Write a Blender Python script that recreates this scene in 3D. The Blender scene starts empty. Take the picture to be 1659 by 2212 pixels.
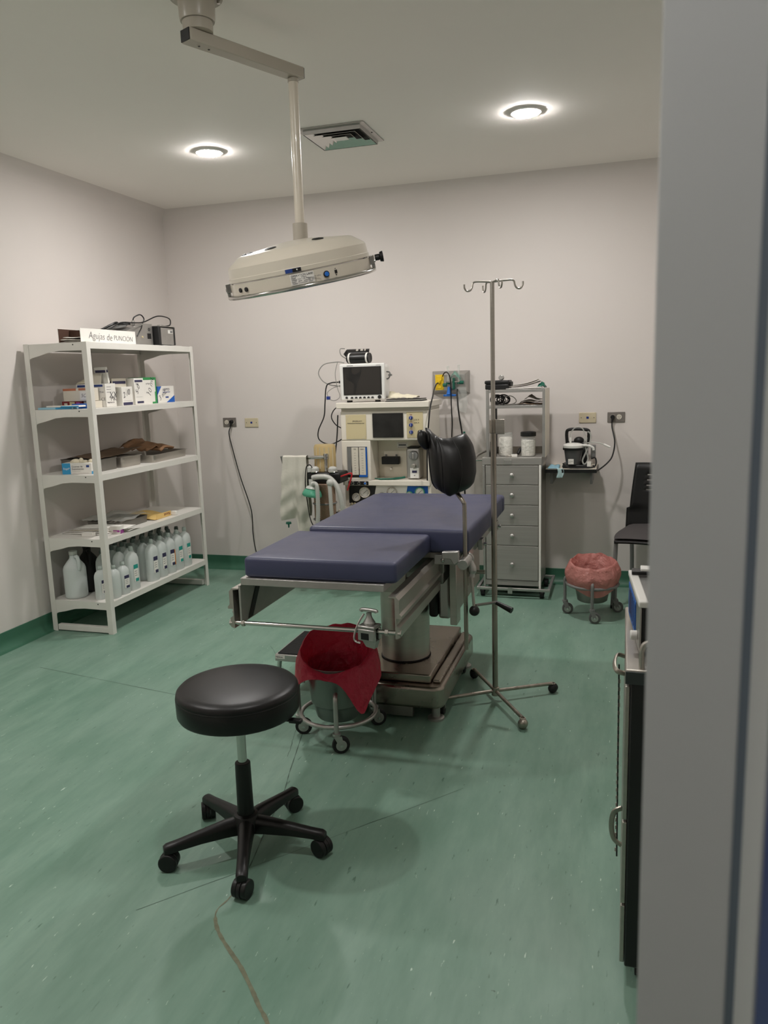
import bpy, bmesh, math, random
from mathutils import Vector, Matrix
rad = math.radians
random.seed(7)
scene = bpy.context.scene
C = scene.collection

# ---------------------------------------------------------------- camera
YAW, PITCH, ROLL, FPX = rad(17.083), rad(9.871), rad(-1.848), 1700.0
fw = Vector((-math.sin(YAW)*math.cos(PITCH), math.cos(YAW)*math.cos(PITCH), -math.sin(PITCH)))
rt = Vector((math.cos(YAW), math.sin(YAW), 0))
up = rt.cross(fw)
r2 = math.cos(ROLL)*rt + math.sin(ROLL)*up
u2 = -math.sin(ROLL)*rt + math.cos(ROLL)*up
cd = bpy.data.cameras.new('camera')
cam = bpy.data.objects.new('camera', cd); C.objects.link(cam)
cam.matrix_world = Matrix(((r2.x, u2.x, -fw.x, 0), (r2.y, u2.y, -fw.y, 0), (r2.z, u2.z, -fw.z, 1.5), (0, 0, 0, 1)))
cd.sensor_fit = 'VERTICAL'; cd.sensor_height = 36; cd.sensor_width = 27
cd.lens = FPX/2212*36
cd.clip_start = 0.02
cd.dof.use_dof = True; cd.dof.focus_distance = 3.6; cd.dof.aperture_fstop = 8.5
scene.camera = cam

# ---------------------------------------------------------------- world, exposure
w = bpy.data.worlds.new('world'); scene.world = w; w.use_nodes = True
w.node_tree.nodes['Background'].inputs[0].default_value = (0.55, 0.6, 0.7, 1)
w.node_tree.nodes['Background'].inputs[1].default_value = 0.02
vs = scene.view_settings
vs.view_transform = 'Standard'; vs.look = 'None'; vs.gamma = 1; vs.use_curve_mapping = False
vs.exposure = 0.8
LAMP_EMIT = 258.0          # radiance of every round ceiling downlight
LAMP_REL = (1.22, 1.22, 1.12, 0.66)   # strength of each lamp, tuned to shadow depth and floor brightness
CORRIDOR_FILL = 11.0  # strength of the added corridor lamp
LIGHTS = [(-2.28, 4.27), (-0.50, 4.27), (-2.42, 1.78), (-0.68, 1.78)]

# ---------------------------------------------------------------- materials
def srgb(r, g, b):
    f = lambda c: (c/12.92 if c <= 0.04045 else ((c+0.055)/1.055)**2.4)
    return (f(r/255), f(g/255), f(b/255), 1)
MATS = {}
def mat(name, col, rough=0.5, metal=0.0, spec=0.5, coat=0.0, trans=0.0, emit=None, estr=0.0,
        noise=None, bump=None, alpha=1.0, transl=0.0, ior=1.45):
    """noise=(scale xyz, amount, rough_amount); bump=(scale xyz, strength, distance)"""
    m = bpy.data.materials.new(name); m.use_nodes = True
    nt = m.node_tree; b = nt.nodes['Principled BSDF']
    c = srgb(*col)
    b.inputs['Base Color'].default_value = c
    b.inputs['Roughness'].default_value = rough
    b.inputs['Metallic'].default_value = metal
    b.inputs['Specular IOR Level'].default_value = spec
    b.inputs['Coat Weight'].default_value = coat
    b.inputs['Transmission Weight'].default_value = trans
    b.inputs['IOR'].default_value = ior
    b.inputs['Alpha'].default_value = alpha
    if emit:
        b.inputs['Emission Color'].default_value = (*emit, 1); b.inputs['Emission Strength'].default_value = estr
    tc = nt.nodes.new('ShaderNodeTexCoord')
    def tex(scale, detail=4):
        mp = nt.nodes.new('ShaderNodeMapping'); mp.inputs['Scale'].default_value = scale
        nt.links.new(tc.outputs['Object'], mp.inputs['Vector'])
        n = nt.nodes.new('ShaderNodeTexNoise'); n.inputs['Scale'].default_value = 1; n.inputs['Detail'].default_value = detail
        nt.links.new(mp.outputs['Vector'], n.inputs['Vector']); return n
    if noise:
        n = tex(noise[0])
        mr = nt.nodes.new('ShaderNodeMapRange'); mr.inputs['From Min'].default_value = 0.3; mr.inputs['From Max'].default_value = 0.7
        mr.inputs['To Min'].default_value = 1-noise[1]; mr.inputs['To Max'].default_value = 1+noise[1]
        nt.links.new(n.outputs['Fac'], mr.inputs['Value'])
        mx = nt.nodes.new('ShaderNodeVectorMath'); mx.operation = 'SCALE'; mx.inputs[0].default_value = c[:3]
        nt.links.new(mr.outputs['Result'], mx.inputs['Scale'])
        nt.links.new(mx.outputs['Vector'], b.inputs['Base Color'])
        if len(noise) > 2:
            m2 = nt.nodes.new('ShaderNodeMapRange'); m2.inputs['From Min'].default_value = 0.3; m2.inputs['From Max'].default_value = 0.7
            m2.inputs['To Min'].default_value = max(0.03, rough-noise[2]); m2.inputs['To Max'].default_value = rough+noise[2]
            nt.links.new(n.outputs['Fac'], m2.inputs['Value']); nt.links.new(m2.outputs['Result'], b.inputs['Roughness'])
    if bump:
        n = tex(bump[0], 5)
        bp = nt.nodes.new('ShaderNodeBump'); bp.inputs['Strength'].default_value = bump[1]; bp.inputs['Distance'].default_value = bump[2]
        nt.links.new(n.outputs['Fac'], bp.inputs['Height']); nt.links.new(bp.outputs['Normal'], b.inputs['Normal'])
    if transl:
        tr = nt.nodes.new('ShaderNodeBsdfTranslucent'); tr.inputs['Color'].default_value = c
        ms = nt.nodes.new('ShaderNodeMixShader'); ms.inputs[0].default_value = transl
        nt.links.new(b.outputs[0], ms.inputs[1]); nt.links.new(tr.outputs[0], ms.inputs[2])
        nt.links.new(ms.outputs[0], nt.nodes['Material Output'].inputs['Surface'])
    MATS[name] = m
    return m

def clear_film(name, col, mix, rough=0.15):
    """thin see-through plastic: transparent mixed with a glossy / diffuse skin"""
    m = bpy.data.materials.new(name); m.use_nodes = True; nt = m.node_tree
    b = nt.nodes['Principled BSDF']; b.inputs['Base Color'].default_value = srgb(*col); b.inputs['Roughness'].default_value = rough
    t = nt.nodes.new('ShaderNodeBsdfTransparent'); t.inputs['Color'].default_value = (0.97, 0.98, 0.97, 1)
    ms = nt.nodes.new('ShaderNodeMixShader'); ms.inputs[0].default_value = mix
    nt.links.new(t.outputs[0], ms.inputs[1]); nt.links.new(b.outputs[0], ms.inputs[2])
    nt.links.new(ms.outputs[0], nt.nodes['Material Output'].inputs['Surface'])
    MATS[name] = m; return m

mat('wall', (215, 208, 203), 0.55, spec=0.35, noise=((0.9, 0.9, 0.9), 0.02), bump=((60, 60, 60), 0.06, 0.002))
mat('ceil', (240, 235, 229), 0.8, spec=0.2, noise=((0.8, 0.8, 0.8), 0.02))
mat('cove_green', (62, 108, 86), 0.45, noise=((3, 3, 3), 0.12))
mat('white_paint', (224, 221, 214), 0.35, noise=((6, 6, 6), 0.03))
mat('steel', (176, 171, 163), 0.36, 0.8, noise=((4, 4, 60), 0.07, 0.06))
mat('steel_x', (158, 155, 150), 0.46, 0.5, noise=((3, 90, 90), 0.06, 0.05))
mat('steel_dull', (140, 137, 132), 0.45, 1.0, noise=((8, 8, 8), 0.12, 0.08))
mat('steel_worn', (160, 153, 143), 0.38, 1.0, noise=((30, 30, 6), 0.22, 0.12))
mat('base_steel', (162, 153, 143), 0.27, 1.0, noise=((5, 5, 5), 0.14, 0.08))
mat('chrome', (196, 194, 190), 0.14, 1.0)
mat('alu', (176, 174, 170), 0.4, 0.85, noise=((20, 20, 20), 0.06))
mat('grey_paint', (118, 118, 116), 0.4, noise=((20, 20, 20), 0.05))
mat('dark_metal', (52, 52, 52), 0.42, 0.6)
mat('black_plastic', (15, 15, 15), 0.45, noise=((40, 40, 40), 0.1))
mat('black_satin', (16, 15, 15), 0.4, noise=((30, 30, 30), 0.08))
mat('black_rubber', (28, 28, 28), 0.7)
mat('black_leather', (15, 14, 14), 0.4, coat=0.0, spec=0.45, bump=((220, 220, 220), 0.08, 0.001))
mat('navy_vinyl', (62, 65, 91), 0.42, spec=0.5, noise=((5, 5, 5), 0.06, 0.06), bump=((160, 160, 160), 0.06, 0.001))
mat('grey_fabric', (74, 70, 70), 0.85, bump=((300, 300, 300), 0.3, 0.001))
mat('caster_grey', (92, 92, 90), 0.55)
mat('cream', (222, 214, 196), 0.35)
mat('machine_white', (226, 219, 206), 0.32)
mat('beige_plate', (200, 188, 160), 0.45)
mat('cream_panel', (203, 189, 150), 0.45)
mat('grey_plate', (128, 122, 116), 0.4, 0.3)
mat('lamp_cream', (205, 197, 182), 0.28, coat=0.2)
mat('lamp_grey', (170, 163, 150), 0.3)
mat('screen', (48, 45, 42), 0.12)
mat('screen_dark', (30, 29, 28), 0.3, noise=((14, 14, 14), 0.5))
mat('white_plastic', (226, 225, 220), 0.35)
mat('offwhite', (214, 207, 192), 0.5)
mat('ivory', (222, 214, 190), 0.6, bump=((50, 50, 50), 0.5, 0.004))
mat('paper', (228, 225, 218), 0.75, noise=((9, 9, 9), 0.03))
mat('paper_grey', (176, 170, 160), 0.8, noise=((9, 9, 9), 0.06))
mat('ink', (48, 46, 58), 0.7)
mat('pencil', (104, 100, 102), 0.8)
mat('carton_brown', (70, 46, 34), 0.85)
mat('kraft', (134, 100, 72), 0.8, noise=((12, 12, 12), 0.12))
mat('kraft_dark', (104, 84, 66), 0.8, noise=((12, 12, 12), 0.15))
mat('terracotta', (182, 112, 82), 0.6)
mat('maroon', (122, 34, 38), 0.5)
mat('blue_print', (34, 62, 130), 0.5)
mat('navy_print', (52, 50, 82), 0.5)
mat('sky_print', (52, 150, 198), 0.5)
mat('pale_blue', (150, 196, 214), 0.55)
mat('royal', (20, 92, 180), 0.4)
mat('green_print', (48, 140, 76), 0.5)
mat('teal_print', (36, 150, 138), 0.5)
mat('orange_print', (216, 138, 60), 0.5)
mat('purple_print', (160, 70, 150), 0.5)
mat('yellow_pack', (224, 190, 118), 0.55, noise=((15, 15, 15), 0.08))
mat('yellow', (226, 190, 30), 0.4)
mat('green_knob', (20, 92, 74), 0.35)
mat('blue_knob', (30, 52, 128), 0.3)
mat('blue_plastic', (34, 104, 190), 0.35)
mat('red_hose', (188, 40, 46), 0.35)
mat('red_bag', (206, 52, 78), 0.34, transl=0.35, bump=((26, 26, 26), 0.9, 0.02))
mat('pink_bag', (216, 148, 140), 0.2, transl=0.4, bump=((16, 16, 16), 1.0, 0.03))
mat('enamel', (118, 128, 122), 0.3, 0.55, noise=((5, 5, 5), 0.06))
mat('bottle', (244, 248, 246), 0.2, transl=0.5, coat=0.2)
mat('bottle_cap', (196, 206, 200), 0.35, transl=0.2)
mat('bottle_cap_dark', (104, 116, 110), 0.4)
mat('jug', (238, 243, 241), 0.35, transl=0.35)
mat('jug_black', (22, 20, 18), 0.4)
mat('cotton', (228, 222, 214), 0.95, bump=((60, 60, 60), 1.0, 0.01))
mat('towel', (200, 196, 184), 0.9, bump=((90, 90, 90), 0.3, 0.004))
mat('amber', (222, 200, 150), 0.2, transl=0.4)
mat('granules', (150, 124, 104), 0.8, noise=((260, 260, 260), 0.25), bump=((260, 260, 260), 0.8, 0.004))
mat('hose_clear', (212, 212, 206), 0.25, transl=0.3)
mat('mask_green', (112, 196, 164), 0.2, transl=0.4)
mat('tinted_pot', (78, 78, 78), 0.15)
mat('cable_black', (20, 20, 20), 0.45)
mat('cable_grey', (142, 140, 134), 0.5)
mat('door_grey', (178, 177, 173), 0.45, noise=((2, 2, 2), 0.02))
mat('door_groove', (92, 100, 108), 0.5)
mat('louvre', (200, 200, 196), 0.22, 0.9)
mat('shaded_lip', (62, 68, 68), 0.4, 0.3)  # dark tone of the cart's worktop lip facing the dim corridor, put into colour
mat('door_blue', (12, 34, 92), 0.45)
mat('lab_dark', (40, 40, 42), 0.6)
mat('floor_repair', (112, 114, 92), 0.6, noise=((40, 40, 40), 0.25))
mat('floor_seam', (62, 84, 72), 0.6)
for i_, k_ in enumerate(LAMP_REL): mat('lamp_on_%d' % i_, (255, 255, 255), 0.5, emit=(1.0, 0.97, 0.945), estr=LAMP_EMIT*k_)
mat('fill_on', (255, 255, 255), 0.5, emit=(0.97, 0.98, 1.0), estr=CORRIDOR_FILL)
clear_film('film', (224, 226, 222), 0.30)
clear_film('film_haze', (206, 206, 200), 0.42, 0.3)
clear_film('glass', (226, 228, 224), 0.22, 0.08)
clear_film('film_blue', (196, 226, 228), 0.65, 0.4)
clear_film('film_green', (90, 170, 150), 0.5)

# floor: marbled green vinyl with flecks drawn out along Y
def floor_material():
    m = bpy.data.materials.new('green_vinyl'); m.use_nodes = True; nt = m.node_tree; N = nt.nodes.new; L = nt.links.new
    b = nt.nodes['Principled BSDF']
    tc = N('ShaderNodeTexCoord')
    def nz(scale, detail, rough=0.6, off=0, rot=0.0):
        mp = N('ShaderNodeMapping'); mp.inputs['Scale'].default_value = scale; mp.inputs['Location'].default_value = (off, off, 0)
        mp.inputs['Rotation'].default_value = (0, 0, rot)
        L(tc.outputs['Object'], mp.inputs['Vector'])
        n = N('ShaderNodeTexNoise'); n.inputs['Scale'].default_value = 1; n.inputs['Detail'].default_value = detail; n.inputs['Roughness'].default_value = rough
        L(mp.outputs['Vector'], n.inputs['Vector']); return n.outputs['Fac']
    def ramp(src, lo, hi, a=0.0, c=1.0):
        r = N('ShaderNodeMapRange'); r.inputs['From Min'].default_value = lo; r.inputs['From Max'].default_value = hi
        r.inputs['To Min'].default_value = a; r.inputs['To Max'].default_value = c; L(src, r.inputs['Value']); return r.outputs['Result']
    def mix(fac, A, B):
        x = N('ShaderNodeMix'); x.data_type = 'RGBA'
        L(fac, x.inputs['Factor'])
        for s, v in ((6, A), (7, B)):
            if isinstance(v, tuple): x.inputs[s].default_value = v
            else: L(v, x.inputs[s])
        return x.outputs[2]
    rz = rad(-6)
    c = mix(ramp(nz((7, 1.6, 1), 5, 0.65, 0, rz), 0.35, 0.68), srgb(101, 136, 118), srgb(127, 158, 141))
    c = mix(ramp(nz((26, 4.5, 1), 4, 0.6, 7, rz), 0.52, 0.72, 0, 0.55), c, srgb(102, 137, 120))
    c = mix(ramp(nz((1.1, 0.9, 1), 3, 0.6, 3), 0.38, 0.7, 0, 0.4), c, srgb(137, 159, 146))
    c = mix(ramp(nz((70, 14, 1), 3, 0.55, 11, rz), 0.67, 0.74, 0, 0.8), c, srgb(66, 98, 82))
    c = mix(ramp(nz((95, 22, 1), 3, 0.5, 23, rz), 0.70, 0.75, 0, 0.85), c, srgb(196, 215, 202))
    c = mix(ramp(nz((45, 45, 1), 2, 0.5, 31), 0.735, 0.78, 0, 0.6), c, srgb(64, 78, 66))
    L(c, b.inputs['Base Color'])
    rr = ramp(nz((3, 3, 1), 4), 0.3, 0.7, 0.36, 0.52); L(rr, b.inputs['Roughness'])
    b.inputs['Specular IOR Level'].default_value = 0.4
    bp = N('ShaderNodeBump'); bp.inputs['Strength'].default_value = 0.12; bp.inputs['Distance'].default_value = 0.01
    L(nz((2.2, 2.2, 1), 3), bp.inputs['Height']); L(bp.outputs['Normal'], b.inputs['Normal'])
    MATS['floor'] = m
floor_material()

# ---------------------------------------------------------------- mesh helpers
W = {}
def frame_to(d):
    d = Vector(d).normalized()
    a = Vector((0, 0, 1)) if abs(d.z) < 0.9 else Vector((1, 0, 0))
    x = a.cross(d).normalized(); y = d.cross(x)
    return x, y, d
class MB:
    def __init__(s): s.v = []; s.f = []
    def add(s, vs, fs, M=None):
        o = len(s.v)
        for p in vs:
            p = Vector(p); s.v.append(M @ p if M else p)
        for f in fs: s.f.append([i+o for i in f])
        return s
    def box(s, x0, x1, y0, y1, z0, z1, M=None):
        vs = [(x, y, z) for z in (z0, z1) for y in (y0, y1) for x in (x0, x1)]
        return s.add(vs, [(0, 2, 3, 1), (4, 5, 7, 6), (0, 1, 5, 4), (2, 6, 7, 3), (0, 4, 6, 2), (1, 3, 7, 5)], M)
    def hexa(s, lo, hi, M=None):
        """lo, hi: four corners each, same winding (counter-clockwise from above)"""
        return s.add(list(lo)+list(hi), [(3, 2, 1, 0), (4, 5, 6, 7), (0, 1, 5, 4), (1, 2, 6, 5), (2, 3, 7, 6), (3, 0, 4, 7)], M)
    def cyl(s, p0, p1, r0, r1=None, n=16, M=None):
        r1 = r0 if r1 is None else r1
        p0 = Vector(p0); p1 = Vector(p1); x, y, d = frame_to(p1-p0)
        vs = []
        for p, r in ((p0, r0), (p1, r1)):
            for i in range(n):
                a = 2*math.pi*i/n; vs.append(p + x*r*math.cos(a) + y*r*math.sin(a))
        fs = [(i, (i+1) % n, n+(i+1) % n, n+i) for i in range(n)]
        fs += [tuple(range(n-1, -1, -1)), tuple(range(n, 2*n))]
        return s.add(vs, fs, M)
    def lathe(s, prof, c=(0, 0, 0), n=24, M=None, sx=1, sy=1, cap=True):
        vs = []; k = len(prof)
        for r, z in prof:
            for i in range(n):
                a = 2*math.pi*i/n; vs.append((c[0]+sx*r*math.cos(a), c[1]+sy*r*math.sin(a), c[2]+z))
        fs = [(j*n+i, j*n+(i+1) % n, (j+1)*n+(i+1) % n, (j+1)*n+i) for j in range(k-1) for i in range(n)]
        if cap:
            if prof[0][0] > 1e-5: fs.append(tuple(range(n-1, -1, -1)))
            if prof[-1][0] > 1e-5: fs.append(tuple(range((k-1)*n, k*n)))
        return s.add(vs, fs, M)
    def tube(s, pts, r, n=8, closed=False, M=None, flat=1.0):
        P = [Vector(p) for p in pts]; k = len(P)
        rr = r if isinstance(r, (list, tuple)) else [r]*k
        T = []
        for i in range(k):
            a = P[(i-1) % k] if (closed or i > 0) else P[i]; b = P[(i+1) % k] if (closed or i < k-1) else P[i]
            d = b-a; T.append(d.normalized() if d.length > 1e-9 else Vector((0, 0, 1)))
        x, y, _ = frame_to(T[0]); vs = []
        for i in range(k):
            x = (x - T[i]*x.dot(T[i]));
            x = x.normalized() if x.length > 1e-6 else frame_to(T[i])[0]
            y = T[i].cross(x)
            for j in range(n):
                a = 2*math.pi*j/n; vs.append(P[i] + x*rr[i]*math.cos(a) + y*rr[i]*flat*math.sin(a))
        m = k if closed else k-1
        fs = [(i*n+j, i*n+(j+1) % n, ((i+1) % k)*n+(j+1) % n, ((i+1) % k)*n+j) for i in range(m) for j in range(n)]
        if not closed: fs += [tuple(range(n-1, -1, -1)), tuple(range((k-1)*n, k*n))]
        return s.add(vs, fs, M)
    def torus(s, c, R, r, n=32, m=8, M=None):
        return s.tube([(c[0]+R*math.cos(2*math.pi*i/n), c[1]+R*math.sin(2*math.pi*i/n), c[2]) for i in range(n)], r, m, True, M)
    def sphere(s, c, r, n=16, m=10, sc=(1, 1, 1), M=None):
        prof = [(max(1e-6, r*math.sin(math.pi*j/m)), -r*math.cos(math.pi*j/m)*sc[2]) for j in range(m+1)]
        return s.lathe(prof, c, n, M, sc[0], sc[1], cap=False)
    def prism(s, poly, z0, z1, M=None):
        n = len(poly); vs = [(p[0], p[1], z0) for p in poly]+[(p[0], p[1], z1) for p in poly]
        fs = [(i, (i+1) % n, n+(i+1) % n, n+i) for i in range(n)]+[tuple(range(n-1, -1, -1)), tuple(range(n, 2*n))]
        return s.add(vs, fs, M)
    def grid(s, fn, nu, nv, M=None, closed_u=False):
        vs = [fn(i/nu, j/nv) for j in range(nv+1) for i in range(nu if closed_u else nu+1)]
        k = nu if closed_u else nu+1
        fs = [(j*k+i, j*k+(i+1) % k, (j+1)*k+(i+1) % k, (j+1)*k+i) for j in range(nv) for i in range(nu)]
        return s.add(vs, fs, M)
    def build(s, name, material, parent=None, smooth=40, bevel=0, seg=2, solid=0, sub=0, local=False):
        vs = s.v
        if parent is not None and not local:
            I = W[parent.name].inverted(); vs = [I @ p for p in vs]
        me = bpy.data.meshes.new(name); me.from_pydata([tuple(p) for p in vs], [], s.f); me.update()
        bm = bmesh.new(); bm.from_mesh(me); bmesh.ops.recalc_face_normals(bm, faces=bm.faces); bm.to_mesh(me); bm.free()
        if smooth:
            for p in me.polygons: p.use_smooth = True
            me.set_sharp_from_angle(angle=rad(smooth))
        me.materials.append(MATS[material])
        o = bpy.data.objects.new(name, me); C.objects.link(o)
        if parent is not None: o.parent = parent; W[o.name] = W[parent.name].copy()
        else: W[o.name] = Matrix.Identity(4)
        if solid:
            md = o.modifiers.new('solid', 'SOLIDIFY'); md.thickness = solid; md.offset = 0
        if bevel:
            md = o.modifiers.new('bevel', 'BEVEL'); md.width = bevel; md.segments = seg; md.limit_method = 'ANGLE'; md.angle_limit = rad(38)
        if sub:
            md = o.modifiers.new('sub', 'SUBSURF'); md.levels = sub; md.render_levels = sub
        return o
def B(*a, M=None): return MB().box(*a, M=M)
def CY(*a, **k): return MB().cyl(*a, **k)
def tag(o, label=None, cat=None, group=None, kind=None):
    if label: o['label'] = label
    if cat: o['category'] = cat
    if group: o['group'] = group
    if kind: o['kind'] = kind
    return o
def thing(name, label, cat, loc=(0, 0, 0), rz=0.0, group=None):
    o = bpy.data.objects.new(name, None); C.objects.link(o)
    o.empty_display_size = 0.05
    o.location = loc; o.rotation_euler = (0, 0, rz)
    W[o.name] = Matrix.Translation(loc) @ Matrix.Rotation(rz, 4, 'Z')
    return tag(o, label, cat, group)
def solo(o, label, cat, group=None):
    """make a one-mesh thing stand on its own origin (base centre)"""
    me = o.data; xs = [v.co for v in me.vertices]
    c = Vector(((min(v.x for v in xs)+max(v.x for v in xs))/2, (min(v.y for v in xs)+max(v.y for v in xs))/2, min(v.z for v in xs)))
    for v in me.vertices: v.co -= c
    o.location = c; W[o.name] = Matrix.Translation(c)
    return tag(o, label, cat, group)
def struct(name, mb, m, parent=None, **k):
    o = mb.build(name, m, parent, **k)
    if parent is None: o['kind'] = 'structure'
    return o
def copy_tree(o, parent=None):
    c = o.copy(); C.objects.link(c); c.parent = parent; W[c.name] = W[o.name].copy()
    for ch in list(o.children): copy_tree(ch, c)
    return c
def spl(pts, k=6):
    P = [Vector(p) for p in pts]; out = []
    for i in range(len(P)-1):
        a = P[i-1] if i else P[i]*2-P[i+1]; b = P[i]; c = P[i+1]; d = P[i+2] if i+2 < len(P) else P[i+1]*2-P[i]
        for j in range(k):
            t = j/k
            out.append(0.5*((2*b)+(c-a)*t+(2*a-5*b+4*c-d)*t*t+(3*b-a-3*c+d)*t**3))
    out.append(P[-1]); return out
def text(txt, size, origin, xdir, ydir, material, parent, name='lettering', shear=0.0, depth=0.0004, align='LEFT', thin=0.0):
    """flat lettering: xdir along the line, ydir up the letters, in world space"""
    cu = bpy.data.curves.new('t', 'FONT'); cu.body = txt; cu.size = size; cu.shear = shear; cu.extrude = depth; cu.align_x = align
    cu.resolution_u = 3; cu.offset = -thin
    to = bpy.data.objects.new('t', cu); C.objects.link(to)
    me = bpy.data.meshes.new_from_object(to)
    bpy.data.objects.remove(to); bpy.data.curves.remove(cu)
    x = Vector(xdir).normalized(); y = Vector(ydir).normalized(); z = x.cross(y); o = Vector(origin)
    I = W[parent.name].inverted() if parent else Matrix.Identity(4)
    for v in me.vertices: v.co = I @ (o + x*v.co.x + y*v.co.y + z*v.co.z)
    me.materials.clear(); me.materials.append(MATS[material]); me.name = name
    ob = bpy.data.objects.new(name, me); C.objects.link(ob)
    if parent: ob.parent = parent; W[ob.name] = W[parent.name].copy()
    return ob
def rnd(a, b): return random.uniform(a, b)
def hsh(*a):
    v = math.sin(sum(x*k for x, k in zip(a, (127.1, 311.7, 74.7))))*43758.5453
    return v-math.floor(v)
# ================================================================ THE ROOM
XL, XR, YB, YF, ZC = -3.41, 0.78, 5.57, 0.47, 2.78
floor = struct('floor', B(XL-0.1, 1.7, -1.8, YB+0.1, -0.08, 0.0), 'floor')
struct('ceiling', B(XL-0.1, XR+0.1, YF-0.14, YB+0.1, ZC, ZC+0.1), 'ceil')
struct('wall_back', B(XL-0.1, XR+0.1, YB, YB+0.1, 0, ZC), 'wall')
struct('wall_left', B(XL-0.1, XL, YF-0.14, YB, 0, ZC), 'wall')
struct('wall_right', B(XR, XR+0.1, YF-0.14, YB, 0, ZC), 'wall')
struct('wall_front', B(XL, -1.0, YF-0.13, YF, 0, ZC).box(0.12, XR, YF-0.13, YF, 0, ZC).box(-1.0, 0.12, YF-0.13, YF, 2.15, ZC), 'wall')
# corridor the photographer stands in
struct('wall_corridor', B(-2.3, 1.7, -1.8, -1.7, 0, 2.55).box(-2.3, -2.2, -1.7, YF-0.14, 0, 2.55).box(1.6, 1.7, -1.7, YF-0.14, 0, 2.55), 'wall')
struct('ceiling_corridor', B(-2.3, 1.7, -1.8, YF-0.14, 2.55, 2.65), 'ceil')
cl = thing('corridor_fill_light', 'unseen tube light added on the corridor ceiling to light the door frame', 'ceiling light', (-0.5, 0.12, 2.5))  # unseen lamp, added to light the near door frame
B(-1.1, 0.1, 0.04, 0.20, 2.52, 2.549).build('housing', 'white_plastic', cl)
B(-1.08, 0.08, 0.06, 0.18, 2.505, 2.519).build('diffuser', 'fill_on', cl)

def cove_profile(k=8, h=0.105, d=0.055):
    P = [(d, 0.0005)]
    for i in range(k+1):
        a = math.pi/2*i/k
        P.append((d-(d-0.005)*math.sin(a)*1.0 if i else d, 0.0005+0.06*(1-math.cos(a))))
    P += [(0.005, h-0.002), (0.003, h), (0.0, h), (0.0, 0.0005)]
    return P
def sweep(prof, p0, p1, out):
    """prof (outward, z) extruded from p0 to p1"""
    n = len(prof); vs = []
    for p in (p0, p1):
        for d, z in prof: vs.append((p[0]+out[0]*d, p[1]+out[1]*d, z))
    return MB().add(vs, [(i, (i+1) % n, n+(i+1) % n, n+i) for i in range(n)]+[tuple(range(n-1, -1, -1)), tuple(range(n, 2*n))])
struct('baseboard_back', sweep(cove_profile(), (XL, YB), (XR, YB), (0, -1)), 'cove_green')
struct('baseboard_left', sweep(cove_profile(), (XL, YF), (XL, YB-0.055), (1, 0)), 'cove_green')
struct('baseboard_right', sweep(cove_profile(), (XR, YF), (XR, YB-0.055), (-1, 0)), 'cove_green')
def crown(r=0.08, k=8):
    P = []
    for i in range(k+1):
        a = math.pi/2*i/k; P.append((r-r*math.cos(a), ZC-r+r*math.sin(a)))
    return P+[(0.0, ZC-0.0005)]
struct('trim_1', sweep(crown(), (XL, YB), (XR, YB), (0, -1)), 'wall', smooth=60)
struct('trim_2', sweep(crown(), (XL, YF), (XL, YB), (1, 0)), 'wall', smooth=60)

# worn seam patched with filler, weld seams in the vinyl
crk = [(-1.29, 2.905), (-1.249, 2.743), (-1.208, 2.578), (-1.168, 2.431), (-1.13, 2.2), (-1.093, 2.008), (-1.082, 1.862), (-1.092, 1.797),
       (-1.073, 1.751), (-1.034, 1.704), (-0.969, 1.648), (-0.922, 1.609), (-0.858, 1.545), (-0.819, 1.503), (-0.777, 1.461), (-0.70, 1.36), (-0.62, 1.22)]
P = spl([(x, y, 0) for x, y in crk], 5)
def strip(P, wf, z=0.0008):
    vs = []
    for i, p in enumerate(P):
        t = (P[min(i+1, len(P)-1)]-P[max(i-1, 0)]).normalized(); n = Vector((-t.y, t.x, 0)); ww = wf(i/len(P), i)
        vs += [(p.x+n.x*ww, p.y+n.y*ww, z), (p.x-n.x*ww, p.y-n.y*ww, z)]
    return MB().add(vs, [(2*i, 2*i+1, 2*i+3, 2*i+2) for i in range(len(P)-1)])
strip(P[30:], lambda t, i: 0.0028+0.0022*hsh(i, 3)+(0.0012 if i > 8 else -0.0015)).build('seam_filler', 'floor_repair', floor)
strip(P[:31], lambda t, i: 0.0004+0.0026*hsh(i, 9)).build('seam_crack', 'floor_seam', floor)
for a, b, ww in (((-1.325, 1.735), (-0.538, 2.622), 0.0009), ((-3.0, 3.33), (-1.9, 3.13), 0.0012), ((-1.36, 3.02), (-1.27, 2.70), 0.0012), ((-1.9, 3.9), (-1.45, 3.25), 0.001)):
    A_, B_ = Vector((*a, 0)), Vector((*b, 0))
    strip([A_.lerp(B_, i/12)+Vector((hsh(i, a[0])*0.006, 0, 0)) for i in range(13)], lambda t, i: ww*(0.5+hsh(i, 5)), 0.0006).build('weld_seam', 'floor_seam', floor)

# door frame right beside the lens, blue door leaf folded back against the corridor wall
fr = thing('door_1', None, None, (0.06, 0.42, 0)); fr['kind'] = 'structure'
jamb = [(0.0150, 0.472), (0.0580, 0.4270), (0.0605, 0.4245), (0.0640, 0.4272), (0.0652, 0.4170), (0.0668, 0.3800), (0.1200, 0.3800), (0.1200, 0.4850), (0.0250, 0.4850)]
MB().prism(jamb, 0.0, 2.12).build('frame', 'door_grey', fr, smooth=20, bevel=0.0012)
MB().prism([(-0.98-x, y) for x, y in jamb], 0.0, 2.12).build('frame', 'door_grey', fr, smooth=20)
B(-1.1, 0.12, 0.38, 0.485, 2.121, 2.149).build('frame_head', 'door_grey', fr)
MB().prism([(0.0607, 0.4246), (0.0640, 0.4271), (0.0648, 0.4205)], 0.0, 2.12).build('groove_seal', 'door_groove', fr, smooth=20)
leaf = B(0.0676, 1.0, 0.328, 0.3785, 0.01, 2.1).build('door_leaf', 'door_blue', fr, bevel=0.003)

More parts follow.
